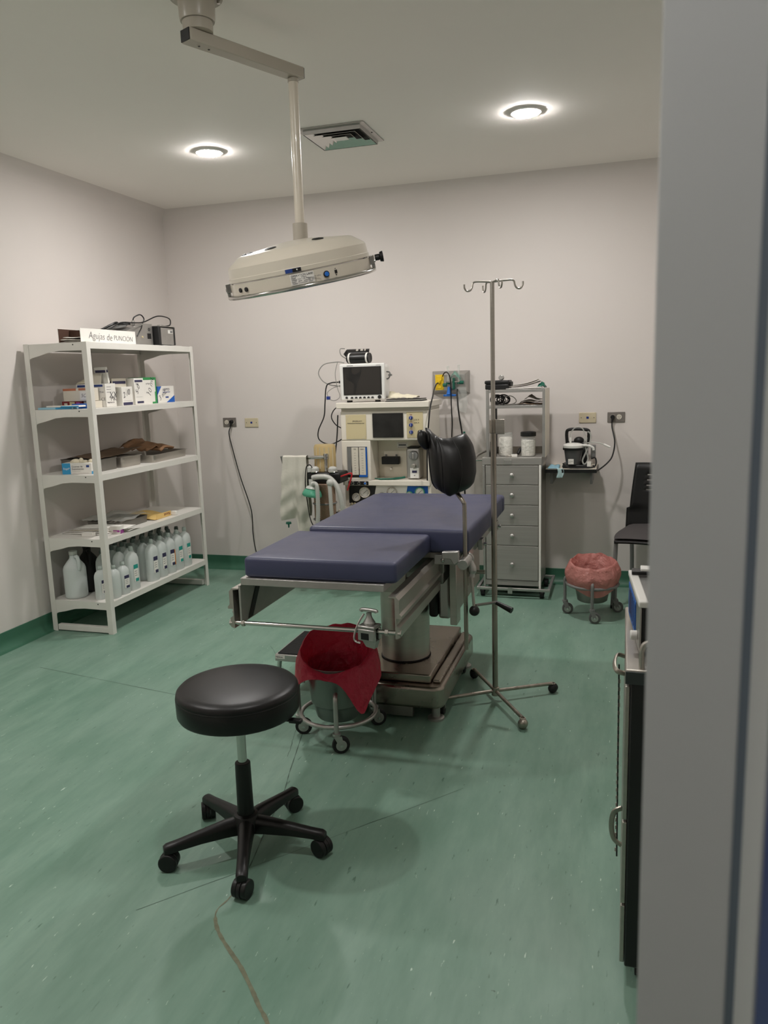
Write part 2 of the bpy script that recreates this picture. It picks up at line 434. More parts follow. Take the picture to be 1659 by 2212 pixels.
# ---------------------------------------------------------------- ceiling fittings
lab = ['lit round downlight in the ceiling between the left wall and the vent', 'lit round downlight in the ceiling on the steel cabinet side of the vent',
       'lit round downlight in the ceiling near the door wall, left wall side', 'lit round downlight in the ceiling above the door side of the stool']
for i, (x, y) in enumerate(LIGHTS):
    t = thing('downlight', lab[i], 'ceiling light', (x, y, ZC-0.012), 0, 'round ceiling downlights')
    MB().lathe([(0.066, 0.0005), (0.076, 0.0025), (0.082, 0.0115), (0.066, 0.0115)], (x, y, ZC-0.012), 40, cap=False).build('trim_ring', 'white_plastic', t)
    MB().lathe([(1e-5, -0.0035), (0.060, -0.0035), (0.0655, -0.0015), (0.0655, 0.006), (1e-5, 0.006)], (x, y, ZC-0.012), 40, cap=False).build('diffuser', 'lamp_on_%d' % i, t)

vx, vy, vh = -1.485, 4.27, 0.185
t = thing('ceiling_vent', 'square metal air diffuser with stepped louvres in the ceiling', 'vent', (vx, vy, ZC-0.006))
def sqring(mb, h0, z0, h1, z1, th=0.0):
    o = len(mb.v)
    vs = [(vx+sx*h, vy+sy*h, z) for h, z in ((h0, z0), (h1, z1)) for sx, sy in ((-1, -1), (1, -1), (1, 1), (-1, 1))]
    mb.add(vs, [(i, (i+1) % 4, 4+(i+1) % 4, 4+i) for i in range(4)]); return mb
m = MB(); sqring(m, vh, ZC-0.001, vh, ZC-0.006); sqring(m, vh, ZC-0.006, vh-0.026, ZC-0.009); sqring(m, vh-0.026, ZC-0.009, vh-0.028, ZC-0.027)
m.build('frame', 'alu', t, smooth=0)
B(vx-vh+0.03, vx+vh-0.03, vy-vh+0.03, vy+vh-0.03, ZC-0.0035, ZC-0.0005).build('duct_opening', 'black_rubber', t)
for k in range(4):
    h0 = 0.152-0.036*k
    m = MB(); sqring(m, h0, ZC-0.026, h0-0.026, ZC-0.005)
    m.build('louvre', 'louvre', t, smooth=0, solid=0.0012)
B(vx-0.035, vx+0.035, vy-0.03, vy+0.03, ZC-0.022, ZC-0.018).build('damper_plate', 'white_plastic', t)
for sx in (-1, 1): CY((vx+sx*(vh-0.012), vy, ZC-0.0105), (vx+sx*(vh-0.012), vy, ZC-0.007), 0.004, n=10).build('screw', 'dark_metal', t)

# ================================================================ OPERATING LAMP
px, py = -1.222, 2.985
t = thing('operating_lamp', 'cream ceiling mounted operating lamp with round tilted dome', 'surgical lamp', (-1.40, 2.60, ZC))
mx, my = -1.40, 2.60
MB().lathe([(0.088, 2.762), (0.088, 2.7795), (0.0, 2.7795)], (mx, my, 0), 40).lathe([(1e-5, 2.69), (0.057, 2.69), (0.06, 2.70), (0.062, 2.763)], (mx, my, 0), 40, cap=False).build('ceiling_mount', 'lamp_grey', t)
MB().lathe([(1e-5, 2.657), (0.05, 2.657), (0.051, 2.689), (1e-5, 2.689)], (mx, my, 0), 40, cap=False).build('swivel_collar', 'lamp_grey', t)
for a in (30, 120, 215, 300):
    bx, by = mx+0.074*math.cos(rad(a)), my+0.074*math.sin(rad(a))
    MB().cyl((bx, by, 2.751), (bx, by, 2.762), 0.006, n=8).build('bolt', 'chrome', t)
d = Vector((px-mx, py-my, 0)); ln = d.length; az = math.atan2(d.y, d.x)
M = Matrix.Translation((mx, my, 2.636)) @ Matrix.Rotation(az, 4, 'Z')
arm = B(-0.052, ln+0.036, -0.026, 0.026, -0.021, 0.021, M=M).build('arm', 'lamp_grey', t, bevel=0.004)
B(-0.056, -0.0522, -0.024, 0.024, -0.019, 0.019, M=M).build('end_cap', 'black_plastic', arm, bevel=0.002)
B(ln+0.0362, ln+0.039, -0.024, 0.024, -0.019, 0.019, M=M).build('end_cap', 'dark_metal', arm, bevel=0.002)
for s in (0.0, 0.04): CY(M @ Vector((s, 0.0, -0.0212)), M @ Vector((s, 0.0, -0.0225)), 0.004, n=8).build('screw', 'dark_metal', arm)
TOPZ = 2.06
CY((px, py, 2.614), (px, py, 2.07), 0.0185, n=24).build('drop_tube', 'lamp_cream', t)
CY((px, py, 2.612), (px, py, 2.6), 0.0205, n=24).build('tube_collar', 'lamp_grey', t)
CY((px, py, 2.09), (px, py, 2.02), 0.029, n=24).build('lamp_socket', 'lamp_grey', t)
LM = Matrix.Translation((px, py, 1.862)) @ Matrix.Rotation(rad(-6.0), 4, 'Y') @ Matrix.Rotation(rad(11.5), 4, 'X') @ Matrix.Diagonal((0.955, 0.955, 0.75, 1))
prof = [(0.262, -0.004), (0.284, 0.004), (0.289, 0.012), (0.289, 0.068)]
base = MB().lathe(prof+[(0.27, 0.068)], n=64, M=LM).build('lamp_ring', 'lamp_cream', t, smooth=30)
MB().lathe([(0.284, 0.068), (0.284, 0.073), (0.27, 0.073)], n=64, M=LM).build('ring_gap', 'chrome', t, smooth=30)
dome = MB().lathe([(0.287, 0.073), (0.2905, 0.075), (0.2905, 0.094), (0.288, 0.097), (0.285, 0.142), (0.28, 0.15), (0.235, 0.190), (0.222, 0.195), (0.05, 0.222), (1e-5, 0.223)], n=64, M=LM, cap=False)
dome.build('dome', 'lamp_cream', t, smooth=24)
MB().lathe([(1e-5, -0.002), (0.26, -0.002), (0.26, 0.0), (1e-5, 0.0)], n=48, M=LM, cap=False).build('front_glass', 'screen', t)
for k in range(7):
    a = 2*math.pi*k/6; rr_ = 0.0 if k == 6 else 0.165
    MB().lathe([(1e-5, -0.006), (0.06, -0.006), (0.064, -0.0022), (1e-5, -0.0022)], (rr_*math.cos(a), rr_*math.sin(a), 0), 24, LM, cap=False).build('reflector', 'chrome', t)
for a, r_ in ((-101, 0.175), (-35, 0.17), (-146, 0.195), (60, 0.17), (150, 0.17)):
    z = 0.222-(r_-0.05)/0.172*0.027
    Mv = LM @ Matrix.Translation((r_*math.cos(rad(a)), r_*math.sin(rad(a)), z)) @ Matrix.Rotation(rad(a), 4, 'Z') @ Matrix.Rotation(rad(9), 4, 'Y')
    v = MB().lathe([(0.024, -0.002), (0.024, 0.003), (0.02, 0.0042), (1e-5, 0.0042)], n=24, M=Mv, cap=False).build('vent_plug', 'black_plastic', t)
    for q in range(-2, 3): B(-0.014, 0.014, q*0.007-0.0015, q*0.007+0.0015, 0.0043, 0.0056, M=Mv).build('vent_slat', 'dark_metal', v)
# chrome grip rail round the front, brackets, knob
def LP(a, r, z): return LM @ Vector((r*math.cos(rad(a)), r*math.sin(rad(a)), z))
MB().tube([LP(a, 0.302+0.006*math.sin(rad((a+154)*180/168)), 0.004) for a in range(-154, 15, 4)], 0.0075, 10).build('grip_rail', 'chrome', t)
MB().tube([LP(a, 0.302, 0.004) for a in range(20, 203, 4)], 0.0075, 10).build('grip_rail', 'chrome', t)
for a in (-157, 17):
    Mb = LM @ Matrix.Rotation(rad(a), 4, 'Z')
    b_ = B(0.288, 0.309, -0.022, 0.022, 0.03, 0.075, M=Mb).box(0.295, 0.309, -0.008, 0.008, -0.004, 0.031, M=Mb).build('rail_bracket', 'chrome', t, bevel=0.002)
    CY(Mb @ Vector((0.3092, 0, 0.045)), Mb @ Vector((0.312, 0, 0.045)), 0.006, n=12).build('bolt', 'chrome', b_)
Mk = LM
MB().cyl(LP(17, 0.3122, 0.06), LP(17, 0.332, 0.06), 0.012, n=20).cyl(LP(17, 0.332, 0.06), LP(17, 0.347, 0.06), 0.018, 0.021, n=24).build('lock_knob', 'black_plastic', t, bevel=0.002)
def onring(a0, a1, z0, z1, r_, m_, nm, dr=0.0012, n=10):
    vs = []
    for i in range(n+1):
        a = a0+(a1-a0)*i/n
        for rr_, z in ((r_, z0), (r_+dr, z0), (r_+dr, z1), (r_, z1)): vs.append(LP(a, rr_, z))
    fs = [(4*i+j, 4*i+(j+1) % 4, 4*i+4+(j+1) % 4, 4*i+4+j) for i in range(n) for j in range(4)]+[(3, 2, 1, 0), (4*n, 4*n+1, 4*n+2, 4*n+3)]
    return MB().add(vs, fs).build(nm, m_, t, smooth=30)
onring(-77, -59, 0.016, 0.066, 0.2892, 'paper', 'rating_plate')
onring(-79.5, -67.5, 0.0755, 0.0935, 0.2907, 'blue_print', 'brand_strip')
onring(-74, -67.5, 0.0765, 0.0925, 0.2919, 'black_plastic', 'brand_emblem')
MB().sphere(LP(-70.5, 0.2932, 0.0845), 0.004, 10, 6).build('brand_dot', 'chrome', t)
for s, z, txt in ((0.0098, 0.0535, 'OPERATION LAMP'), (0.0066, 0.045, 'Model  ........  SY02-3'), (0.0066, 0.037, 'Voltage 120V 1.5A  Frequency 50~60Hz'), (0.0066, 0.0285, 'Power  180W   Lamp No.  05125'), (0.0066, 0.0205, 'Medical Corporation  U.S.A.')):
    a0 = -76.2; o_ = LP(a0, 0.2908, z); e_ = LP(a0+10, 0.2908, z); u_ = LP(a0, 0.2908, z+0.01)-o_
    o_ = o_ + (LM.to_3x3() @ Vector((0.0003, -0.0012, 0)))
    text(txt, s, o_, e_-o_, u_, 'ink', t)
for a, m_, r_ in ((-49.5, 'blue_plastic', 0.0085), (-117, 'black_plastic', 0.0062), (-125, 'black_plastic', 0.0062)):
    n_ = LM.to_3x3() @ Vector((math.cos(rad(a)), math.sin(rad(a)), 0))
    p0 = LP(a, 0.289, 0.038)
    q = CY(p0, p0+n_*0.006, r_*1.35, n=20).build('push_button' if a > -100 else 'fuse_holder', 'black_plastic', t, bevel=0.001)
    if m_ != 'black_plastic': CY(p0+n_*0.0062, p0+n_*0.009, r_, n=20).build('button_cap', m_, q, bevel=0.001)
onring(-42.2, -40.4, 0.032, 0.048, 0.2892, 'black_plastic', 'rocker_switch', 0.004, 3)
for z in (0.024, 0.054): onring(-41.7, -40.9, z-0.001, z+0.002, 0.2892, 'ink', 'switch_mark', 0.0008, 2)

# ================================================================ WALL PLATES
def plate(name, label, x0, x1, z0, z1, m_, y=YB, cat='socket', group=None):
    t = thing(name, label, cat, ((x0+x1)/2, y, (z0+z1)/2), 0, group)
    B(x0, x1, y-0.007, y-0.0003, z0, z1).build('cover', m_, t, bevel=0.003)
    return t
def receptacle(t, x, z, y=YB):
    r_ = MB().lathe([(0.017, 0.0), (0.017, 0.003), (1e-5, 0.003)], n=24, M=Matrix.Translation((x, y-0.0072, z)) @ Matrix.Rotation(rad(90), 4, 'X'), cap=False).build('receptacle', 'offwhite', t)
    for dx in (-0.006, 0.006): B(x+dx-0.0012, x+dx+0.0012, y-0.0118, y-0.0103, z-0.003, z+0.006).build('slot', 'black_plastic', r_)
    CY((x, y-0.0103, z-0.009), (x, y-0.0118, z-0.009), 0.0025, n=10).build('ground_hole', 'black_plastic', r_)
def plug(t, x, z, m_, y=YB, col=None):
    MB().cyl((x, y-0.0105, z), (x, y-0.034, z), 0.0165, 0.0135, n=16).cyl((x, y-0.026, z-0.008), (x-0.004, y-0.03, z-0.036), 0.0085, 0.0055, n=12).build('plug', m_, t, bevel=0.002)
t = plate('wall_socket', 'grey double wall socket with black plug in it, nearest the white shelving', -3.005, -2.891, 1.140, 1.210, 'grey_plate')
receptacle(t, -2.972, 1.175); receptacle(t, -2.925, 1.175)
t = plate('wall_socket', 'grey double wall socket with one free receptacle above the suction pump', -0.107, 0.007, 1.135, 1.205, 'grey_plate')
receptacle(t, -0.073, 1.172); receptacle(t, -0.031, 1.172)
for lb, x in (('beige data socket plate on the wall beside the socket near the shelving', -2.760), ('beige data socket plate on the wall above the suction pump', -0.237)):
    t = plate('data_plate', lb, x-0.057, x+0.057, 1.134, 1.204, 'beige_plate', group='beige data plates')
    B(x-0.008, x+0.008, YB-0.0085, YB-0.0072, 1.162, 1.177).build('jack', 'blue_knob', t, bevel=0.001)
    for s in (-1, 1): CY((x+s*0.042, YB-0.0072, 1.169), (x+s*0.042, YB-0.0085, 1.169), 0.003, n=10).build('screw', 'dark_metal', t)
def cord(name, label, pts, r, m_, plug_at=None, cat='cable', pm='black_plastic', group=None):
    t = thing(name, label, cat, tuple(pts[0]), 0, group)
    MB().tube(spl(pts, 8), r, 8).build('cable', m_, t, smooth=60)
    if plug_at:
        x, z, y = plug_at; plug(t, x, z, pm, y)
    return t
cord('mains_cable', 'black power cord plugged into the socket near the shelving, running down behind the bed',
     [(-2.929, 5.54, 1.142), (-2.938, 5.525, 1.096), (-2.921, 5.52, 1.005), (-2.859, 5.515, 0.752), (-2.776, 5.50, 0.496), (-2.752, 5.46, 0.311), (-2.713, 5.42, 0.174), (-2.62, 5.35, 0.03), (-2.45, 5.3, 0.006), (-2.1, 5.35, 0.006)],
     0.0045, 'cable_black', (-2.925, 1.178, YB))
cord('mains_cable', 'black power cord from the wall socket down to the suction pump shelf',
     [(-0.077, 5.54, 1.135), (-0.074, 5.49, 1.104), (-0.055, 5.44, 1.012), (-0.068, 5.42, 0.925), (-0.10, 5.40, 0.878), (-0.155, 5.36, 0.836), (-0.17, 5.33, 0.84), (-0.19, 5.33, 0.872)], 0.0048, 'cable_black', (-0.073, 1.172, YB))
# ================================================================ WHITE SHELVING
SX0, SX1, SY0, SY1 = -3.372, -2.938, 3.895, 5.065
SZ = [1.740, 1.360, 0.973, 0.586, 0.197]
t = thing('shelving_unit', 'white painted steel shelving unit with five shelves against the left wall', 'shelf unit', ((SX0+SX1)/2, (SY0+SY1)/2, 0))
def post(x, y, sx, sy):
    return MB().box(min(x, x+sx*0.034), max(x, x+sx*0.034), min(y, y+sy*0.0025), max(y, y+sy*0.0025), 0, 1.742) \
        .box(min(x, x+sx*0.0025), max(x, x+sx*0.0025), min(y+sy*0.0025, y+sy*0.034), max(y+sy*0.0025, y+sy*0.034), 0, 1.742)
for x, sx in ((SX0, 1), (SX1, -1)):
    for y, sy in ((SY0, 1), (SY1, -1)):
        post(x, y, sx, sy).build('post', 'white_paint', t, smooth=0)
for k, z in enumerate(SZ):
    x0, x1, y0, y1 = SX0+0.003, SX1-0.003, SY0+0.006, SY1-0.006
    m = B(x0, x1, y0, y1, z-0.0018, z)
    m.box(x1-0.0018, x1, y0, y1, z-0.036, z-0.0018).box(x0, x0+0.0018, y0, y1, z-0.036, z-0.0018)
    m.box(x1-0.016, x1-0.0018, y0, y1, z-0.036, z-0.0342).box(x0+0.0018, x0+0.016, y0, y1, z-0.036, z-0.0342)
    sh = m.build('shelf_panel', 'white_paint', t, smooth=0)
    if k == 0:
        for i in range(26): B(-3.34, -3.335, y0+0.05+i*0.016, y0+0.056+i*0.016, z-0.0024, z-0.0019).build('perforation', 'dark_metal', sh)
    for y in (SY0+0.0028, SY1-0.0044):
        X0, X1 = SX0+0.002, SX1-0.002
        poly = [(X0, z), (X1, z), (X1, z-0.046), (X1-0.19, z-0.044), (X1-0.26, z-0.050), (X0+0.10, z-0.068), (X0+0.05, z-0.078), (X0+0.034, z-0.084), (X0+0.03, z-0.10), (X0+0.012, z-0.104), (X0, z-0.098)]
        M = Matrix(((1, 0, 0, 0), (0, 0, 1, y), (0, 1, 0, 0), (0, 0, 0, 1)))
        ep = MB().prism(poly, 0, 0.0016, M=M).build('end_plate', 'white_paint', t, smooth=0)
        yy = y-0.0008 if y < 4.5 else y+0.0018
        for bx, bz in ((X0+0.02, z-0.092), (X0+0.02, z-0.02), (X1-0.09, z-0.012)):
            CY((bx, yy-0.001, bz), (bx, yy+0.001, bz), 0.0038, n=8).build('bolt', 'dark_metal', ep)
for y in (SY0+0.003, SY1-0.033): B(SX0+0.035, SX1-0.035, y, y+0.03, 0.006, 0.042).build('foot_rail', 'white_paint', t, bevel=0.002)

# helper: cardboard box with printed patches
def pbox(name, label, cat, x0, x1, y0, y1, z0, h, m_, rz=0.0, group=None, bev=0.0015):
    c = ((x0+x1)/2, (y0+y1)/2, z0)
    t = thing(name, label, cat, c, rz, group)
    a, b = (x1-x0)/2, (y1-y0)/2
    MB().box(-a, a, -b, b, 0, h).build('carton', m_, t, local=True, bevel=bev)
    t['hx'] = a; t['hy'] = b; t['h'] = h
    return t
def patch(t, face, u0, u1, v0, v1, m_, name='print', d=0.0006, off=0.0002):
    """print on a face: '+x' (u along y) or '-y' (u along x); u, v are 0..1 fractions"""
    a, b, h = t['hx'], t['hy'], t['h']
    if face == '+x': m = B(a+off, a+off+d, -b+2*b*u0, -b+2*b*u1, h*v0, h*v1)
    else: m = B(-a+2*a*u0, -a+2*a*u1, -b-off-d, -b-off, h*v0, h*v1)
    return m.build(name, m_, t, local=True, smooth=0)
def ptext(t, face, u, v, txt, size, m_='ink', shear=0.0, tilt=0.0):
    a, b, h = t['hx'], t['hy'], t['h']; Wm = W[t.name]; R3 = Wm.to_3x3()
    ct, st = math.cos(rad(tilt)), math.sin(rad(tilt))
    if face == '+x': o = Vector((a+0.0011, -b+2*b*u, h*v)); xd = Vector((0, ct, st)); yd = Vector((0, -st, ct))
    else: o = Vector((-a+2*a*u, -b-0.0011, h*v)); xd = Vector((ct, 0, st)); yd = Vector((-st, 0, ct))
    return text(txt, size, Wm @ o, R3 @ xd, R3 @ yd, m_, t, 'lettering', shear, 0.0002, thin=size*0.012 if size > 0.025 else 0.0)

# ---- top shelf
z = SZ[0]+0.0005
t = thing('open_carton', 'long white cardboard carton lying open ended on the top shelf, handwritten Agujas de Puncion', 'carton', (-3.085, 4.2, z))
x0, x1, y0, y1, h = -3.17, -3.0, 3.935, 4.475, 0.082
m = B(x0, x1, y0, y1, z, z+0.003)
m.box(x1-0.003, x1, y0, y1, z+0.003, z+h).box(x0, x0+0.003, y0+0.02, y1, z+0.003, z+h+0.004).box(x0+0.003, x1-0.003, y1-0.003, y1, z+0.003, z+h)
m.build('carton', 'paper', t, smooth=0)
B(x0+0.0035, x0+0.0045, y0+0.02, y1-0.004, z+0.0035, z+h+0.002).box(x0+0.0045, x1-0.0035, 4.05, 4.052, z+0.004, z+h-0.004).build('carton_inside', 'carton_brown', t, smooth=0)
text('Agujas de', 0.058, (x1+0.0012, 4.005, z+0.026), (0, 1, -0.04), (0, 0.02, 1), 'pencil', t, 'lettering', 0.15, 0.0002, thin=0.0009)
text('PUNCIÓN', 0.043, (x1+0.0012, 4.245, z+0.022), (0, 1, -0.02), (0, 0.0, 1), 'pencil', t, 'lettering', 0.1, 0.0002, thin=0.0007)
for k in range(4):
    zz = z+0.0045+k*0.010; dx = 0.004*k
    q = MB().grid(lambda u, v: (x0+0.012+dx+u*0.135, y0+0.012+0.006*k+v*0.09, zz+0.004*math.sin(3*u+k)+0.003*math.sin(6*v+k*2)), 8, 6)
    solo(q.build('needle_pouch', 'paper' if k % 2 else 'paper_grey', solid=0.0015), 'paper needle pouch inside the open end of the handwritten carton', 'pouch', 'pouches in the handwritten carton')

t = thing('cautery_unit', 'grey sloped cautery console with round plate on the top shelf', 'medical device', (-3.19, 4.62, z))
zb = z
prf = [(4.46, 0.0), (4.80, 0.0), (4.80, 0.150), (4.70, 0.150), (4.62, 0.128), (4.46, 0.082)]
M = Matrix(((0, 0, 1, 0), (1, 0, 0, 0), (0, 1, 0, zb), (0, 0, 0, 1)))
MB().prism(prf, -3.32, -3.08, M=M).build('housing', 'alu', t, smooth=0, bevel=0.003)
MB().lathe([(1e-5, 0), (0.075, 0), (0.078, 0.006), (0.07, 0.01), (1e-5, 0.01)], n=32, M=Matrix.Translation((-3.2, 4.56, zb+0.124)) @ Matrix.Rotation(rad(14), 4, 'X'), cap=False).build('round_plate', 'grey_paint', t)
CY((-3.13, 4.655, zb+0.142), (-3.13, 4.655, zb+0.168), 0.012, n=16).build('cable_gland', 'alu', t)
B(-3.0798, -3.077, 4.735, 4.775, zb+0.05, zb+0.086).build('mains_inlet', 'black_plastic', t, bevel=0.001)
MB().torus((0, 0, 0), 0.0085, 0.002, 16, 6, M=Matrix.Translation((-3.0785, 4.757, zb+0.112)) @ Matrix.Rotation(rad(90), 4, 'Y')).build('dial', 'dark_metal', t)
CY((-3.0798, 4.672, zb+0.06), (-3.073, 4.672, zb+0.06), 0.006, n=12).build('ground_post', 'cream_panel', t)
MB().tube(spl([(-3.13, 4.655, zb+0.166), (-3.12, 4.66, zb+0.19), (-3.10, 4.70, zb+0.207), (-3.09, 4.725, zb+0.18), (-3.09, 4.70, zb+0.145), (-3.06, 4.64, zb+0.115), (-3.05, 4.60, zb+0.09), (-3.05, 4.57, zb+0.06)]), 0.0042, 8).build('cable', 'cable_black', t)
cord('loose_cable', 'thick black cable looped over the grey cautery console', [(-3.2, 4.36, zb+0.085), (-3.17, 4.43, zb+0.098), (-3.14, 4.53, zb+0.148), (-3.1, 4.62, zb+0.150), (-3.09, 4.72, zb+0.160), (-3.07, 4.86, zb+0.205), (-3.06, 4.985, zb+0.196), (-3.06, 4.995, zb+0.155), (-3.07, 4.95, zb+0.142), (-3.08, 4.915, zb+0.143)], 0.004, 'cable_black')
MB().tube(spl([(-3.22, 4.40, zb+0.09), (-3.16, 4.50, zb+0.145), (-3.2, 4.60, zb+0.147), (-3.12, 4.60, zb+0.143), (-3.16, 4.52, zb+0.122+0.02)]), 0.0075, 8).build('handpiece_cable', 'cable_black', t)
B(-3.23, -3.17, 4.325, 4.385, zb+0.078, zb+0.092).build('hand_grip', 'black_plastic', t, bevel=0.004)
t2 = tag(B(-3.2, -3.0, 4.80, 5.03, z, z+0.006).build('white_pad', 'white_plastic'), None); solo(t2, 'flat white board under the small grey power unit', 'board')
z2 = z+0.0065
t = thing('power_unit', 'small grey power unit with dark end caps on the top shelf', 'medical device', (-3.09, 4.925, z2))
B(-3.17, -3.045, 4.846, 5.004, z2+0.008, z2+0.122).build('housing', 'alu', t, bevel=0.002)
B(-3.172, -3.043, 4.815, 4.8455, z2+0.006, z2+0.128).build('end_cap', 'dark_metal', t, bevel=0.003)
B(-3.172, -3.043, 5.0045, 5.024, z2+0.006, z2+0.128).build('end_cap', 'dark_metal', t, bevel=0.003)
B(-3.17, -3.04, 4.82, 5.02, z2+0.1285, z2+0.133).build('top_plate', 'alu', t, bevel=0.001)
B(-3.0448, -3.0435, 4.935, 4.995, z2+0.085, z2+0.108).build('rating_label', 'white_plastic', t)
B(-3.0434, -3.043, 4.96, 4.992, z2+0.089, z2+0.104).build('label_print', 'grey_paint', t)
for y in (4.87, 4.98): CY((-3.06, y, z2), (-3.06, y, z2+0.0078), 0.009, n=12).build('foot', 'black_rubber', t)
B(-3.10, -3.07, 4.89, 4.93, z2+0.1332, z2+0.143).build('connector', 'alu', t, bevel=0.003)

# ---- second shelf: suture and syringe boxes
z = SZ[1]+0.0005
t = pbox('flat_pack', 'pale blue flat sterile pack at the near end of the second shelf', 'pack', -3.335, -3.10, 3.925, 3.985, z, 0.012, 'pale_blue', 0.08)
patch(t, '-y', 0.5, 0.95, 0.1, 0.9, 'sky_print')
t = pbox('flat_pack', 'blue and white flat pack lying on the pale blue pack', 'pack', -3.28, -3.04, 3.92, 3.98, z+0.0125, 0.009, 'paper', -0.06)
patch(t, '-y', 0.45, 1.0, 0.0, 0.7, 'sky_print')
t = pbox('blue_pouch', 'royal blue flat pouch in front of the suture boxes', 'pouch', -3.15, -3.035, 3.99, 4.05, z, 0.028, 'royal', 0.05)
t = pbox('suture_box', 'dark red suture box with round cream emblem, lowest of its pile', 'box', -3.275, -3.135, 4.06, 4.155, z, 0.042, 'maroon')
patch(t, '-y', 0.40, 0.66, 0.12, 0.92, 'cream_panel'); patch(t, '-y', 0.12, 0.28, 0.25, 0.75, 'offwhite'); patch(t, '-y', 0.74, 0.92, 0.45, 0.85, 'purple_print')
t = pbox('suture_box', 'slim grey and white suture box beside the dark red one', 'box', -3.13, -3.06, 4.075, 4.16, z, 0.040, 'offwhite')
patch(t, '-y', 0.1, 0.9, 0.2, 0.6, 'paper_grey')
t = pbox('suture_box', 'white suture box with terracotta band standing on the dark red box', 'box', -3.255, -3.075, 4.055, 4.15, z+0.0425, 0.076, 'offwhite')
patch(t, '-y', 0.0, 0.52, 0.82, 1.0, 'terracotta'); patch(t, '-y', 0.62, 1.0, 0.84, 1.0, 'terracotta'); patch(t, '-y', 0.66, 1.0, 0.1, 0.78, 'paper', off=0.0003)
ptext(t, '-y', 0.70, 0.3, '5OVP', 0.030, shear=0.3)
t = pbox('suture_carton', 'large white and blue open suture carton marked CE with scribbled side', 'box', -3.245, -3.035, 4.165, 4.268, z, 0.142, 'paper')
patch(t, '-y', 0.05, 0.92, 0.87, 0.96, 'blue_print'); ptext(t, '-y', 0.84, 0.28, 'CE', 0.026); ptext(t, '-y', 0.80, 0.62, '75 cm', 0.012)
ptext(t, '+x', 0.1, 0.16, 'Multi-Pack 2.0', 0.012); ptext(t, '+x', 0.28, 0.38, 'XX', 0.055, shear=0.35); ptext(t, '+x', 0.45, 0.25, 'MK', 0.04, shear=-0.2)
for v in (0.85, 0.74, 0.62): patch(t, '+x', 0.12, 0.55, v, v+0.012, 'ink')
zz = z+0.1425
for k in range(3):
    Mp = Matrix.Translation((-3.10-0.025*k, 4.172+0.006*k, zz)) @ Matrix.Rotation(rad(-14-3*k), 4, 'X') @ Matrix.Rotation(rad(4*k), 4, 'Z')
    o = B(-0.03, 0.03, 0, 0.004, 0, 0.062, M=Mp).build('suture_packet', 'paper' if k % 2 else 'offwhite', smooth=0)
    solo(o, 'slim foil suture packet sticking out of the large open carton', 'packet', 'packets in the open suture carton')
Mp = Matrix.Translation((-3.09, 4.225, zz)) @ Matrix.Rotation(rad(10), 4, 'X')
t = thing('suture_sleeve', 'white sleeve with navy band leaning out of the large open carton', 'packet', (-3.09, 4.225, zz))
B(-0.04, 0.045, -0.008, 0.008, 0.002, 0.10, M=Mp).build('sleeve', 'paper', t, bevel=0.001)
B(-0.034, 0.039, -0.0088, -0.0082, 0.068, 0.084, M=Mp).build('print', 'navy_print', t, smooth=0)
B(0.0452, 0.0458, -0.007, 0.007, 0.068, 0.084, M=Mp).build('print', 'navy_print', t, smooth=0)
q = MB().grid(lambda u, v: (-3.245+u*0.12, 4.17+v*0.09, zz+0.002+0.03*v+0.012*math.sin(3*u)*v+0.004*hsh(int(u*6), int(v*4))), 6, 4)
solo(q.build('paper_flap', 'ivory', solid=0.0015), 'cream paper pouch lying open on the large suture carton', 'pouch')
t = pbox('suture_box', 'tall white suture box with dark band behind the small scribbled box', 'box', -3.17, -3.07, 4.285, 4.435, z, 0.172, 'offwhite')
patch(t, '-y', 0.05, 0.95, 0.80, 0.90, 'navy_print'); patch(t, '+x', 0.05, 0.95, 0.80, 0.90, 'navy_print'); patch(t, '+x', 0.6, 0.95, 0.06, 0.14, 'navy_print')
t = pbox('suture_box', 'small white suture box with navy foot band scribbled 2/0', 'box', -3.063, -3.008, 4.292, 4.405, z, 0.118, 'paper')
patch(t, '+x', 0.06, 0.94, 0.03, 0.18, 'navy_print'); patch(t, '+x', 0.06, 0.9, 0.26, 0.265, 'ink')
ptext(t, '+x', 0.10, 0.40, '2 /0', 0.05, shear=0.3, tilt=18)
for v in (0.86, 0.78, 0.70, 0.62): patch(t, '+x', 0.35, 0.85, v, v+0.008, 'paper_grey')
t = pbox('suture_box', 'narrow white suture box with grey bands scribbled 5-0', 'box', -3.10, -3.02, 4.447, 4.550, z, 0.170, 'paper')
patch(t, '+x', 0.06, 0.9, 0.85, 0.93, 'navy_print'); patch(t, '+x', 0.2, 0.9, 0.05, 0.13, 'navy_print'); ptext(t, '+x', 0.18, 0.76, 'Seda', 0.014); patch(t, '+x', 0.1, 0.8, 0.29, 0.294, 'ink')
ptext(t, '+x', 0.3, 0.38, '5-0', 0.045, shear=0.2, tilt=60)
t = pbox('syringe_box', 'white and green syringe box handwritten 10 mL', 'box', -3.14, -3.03, 4.556, 4.715, z, 0.174, 'green_print')
patch(t, '+x', 0.0, 0.9, 0.0, 0.90, 'paper'); patch(t, '+x', 0.62, 0.9, 0.0, 0.07, 'green_print', off=0.0009); patch(t, '+x', 0.84, 0.9, 0.07, 0.45, 'green_print', off=0.0009)
ptext(t, '+x', 0.5, 0.24, '10 mL', 0.055, shear=0.2, tilt=68); ptext(t, '+x', 0.22, 0.74, 'syringes', 0.016, 'pencil'); ptext(t, '+x', 0.2, 0.40, '10ml', 0.016, 'pencil')
t = pbox('syringe_box', 'white syringe box with blue corners handwritten 3 mL', 'box', -3.15, -3.03, 4.722, 4.93, z, 0.112, 'paper')
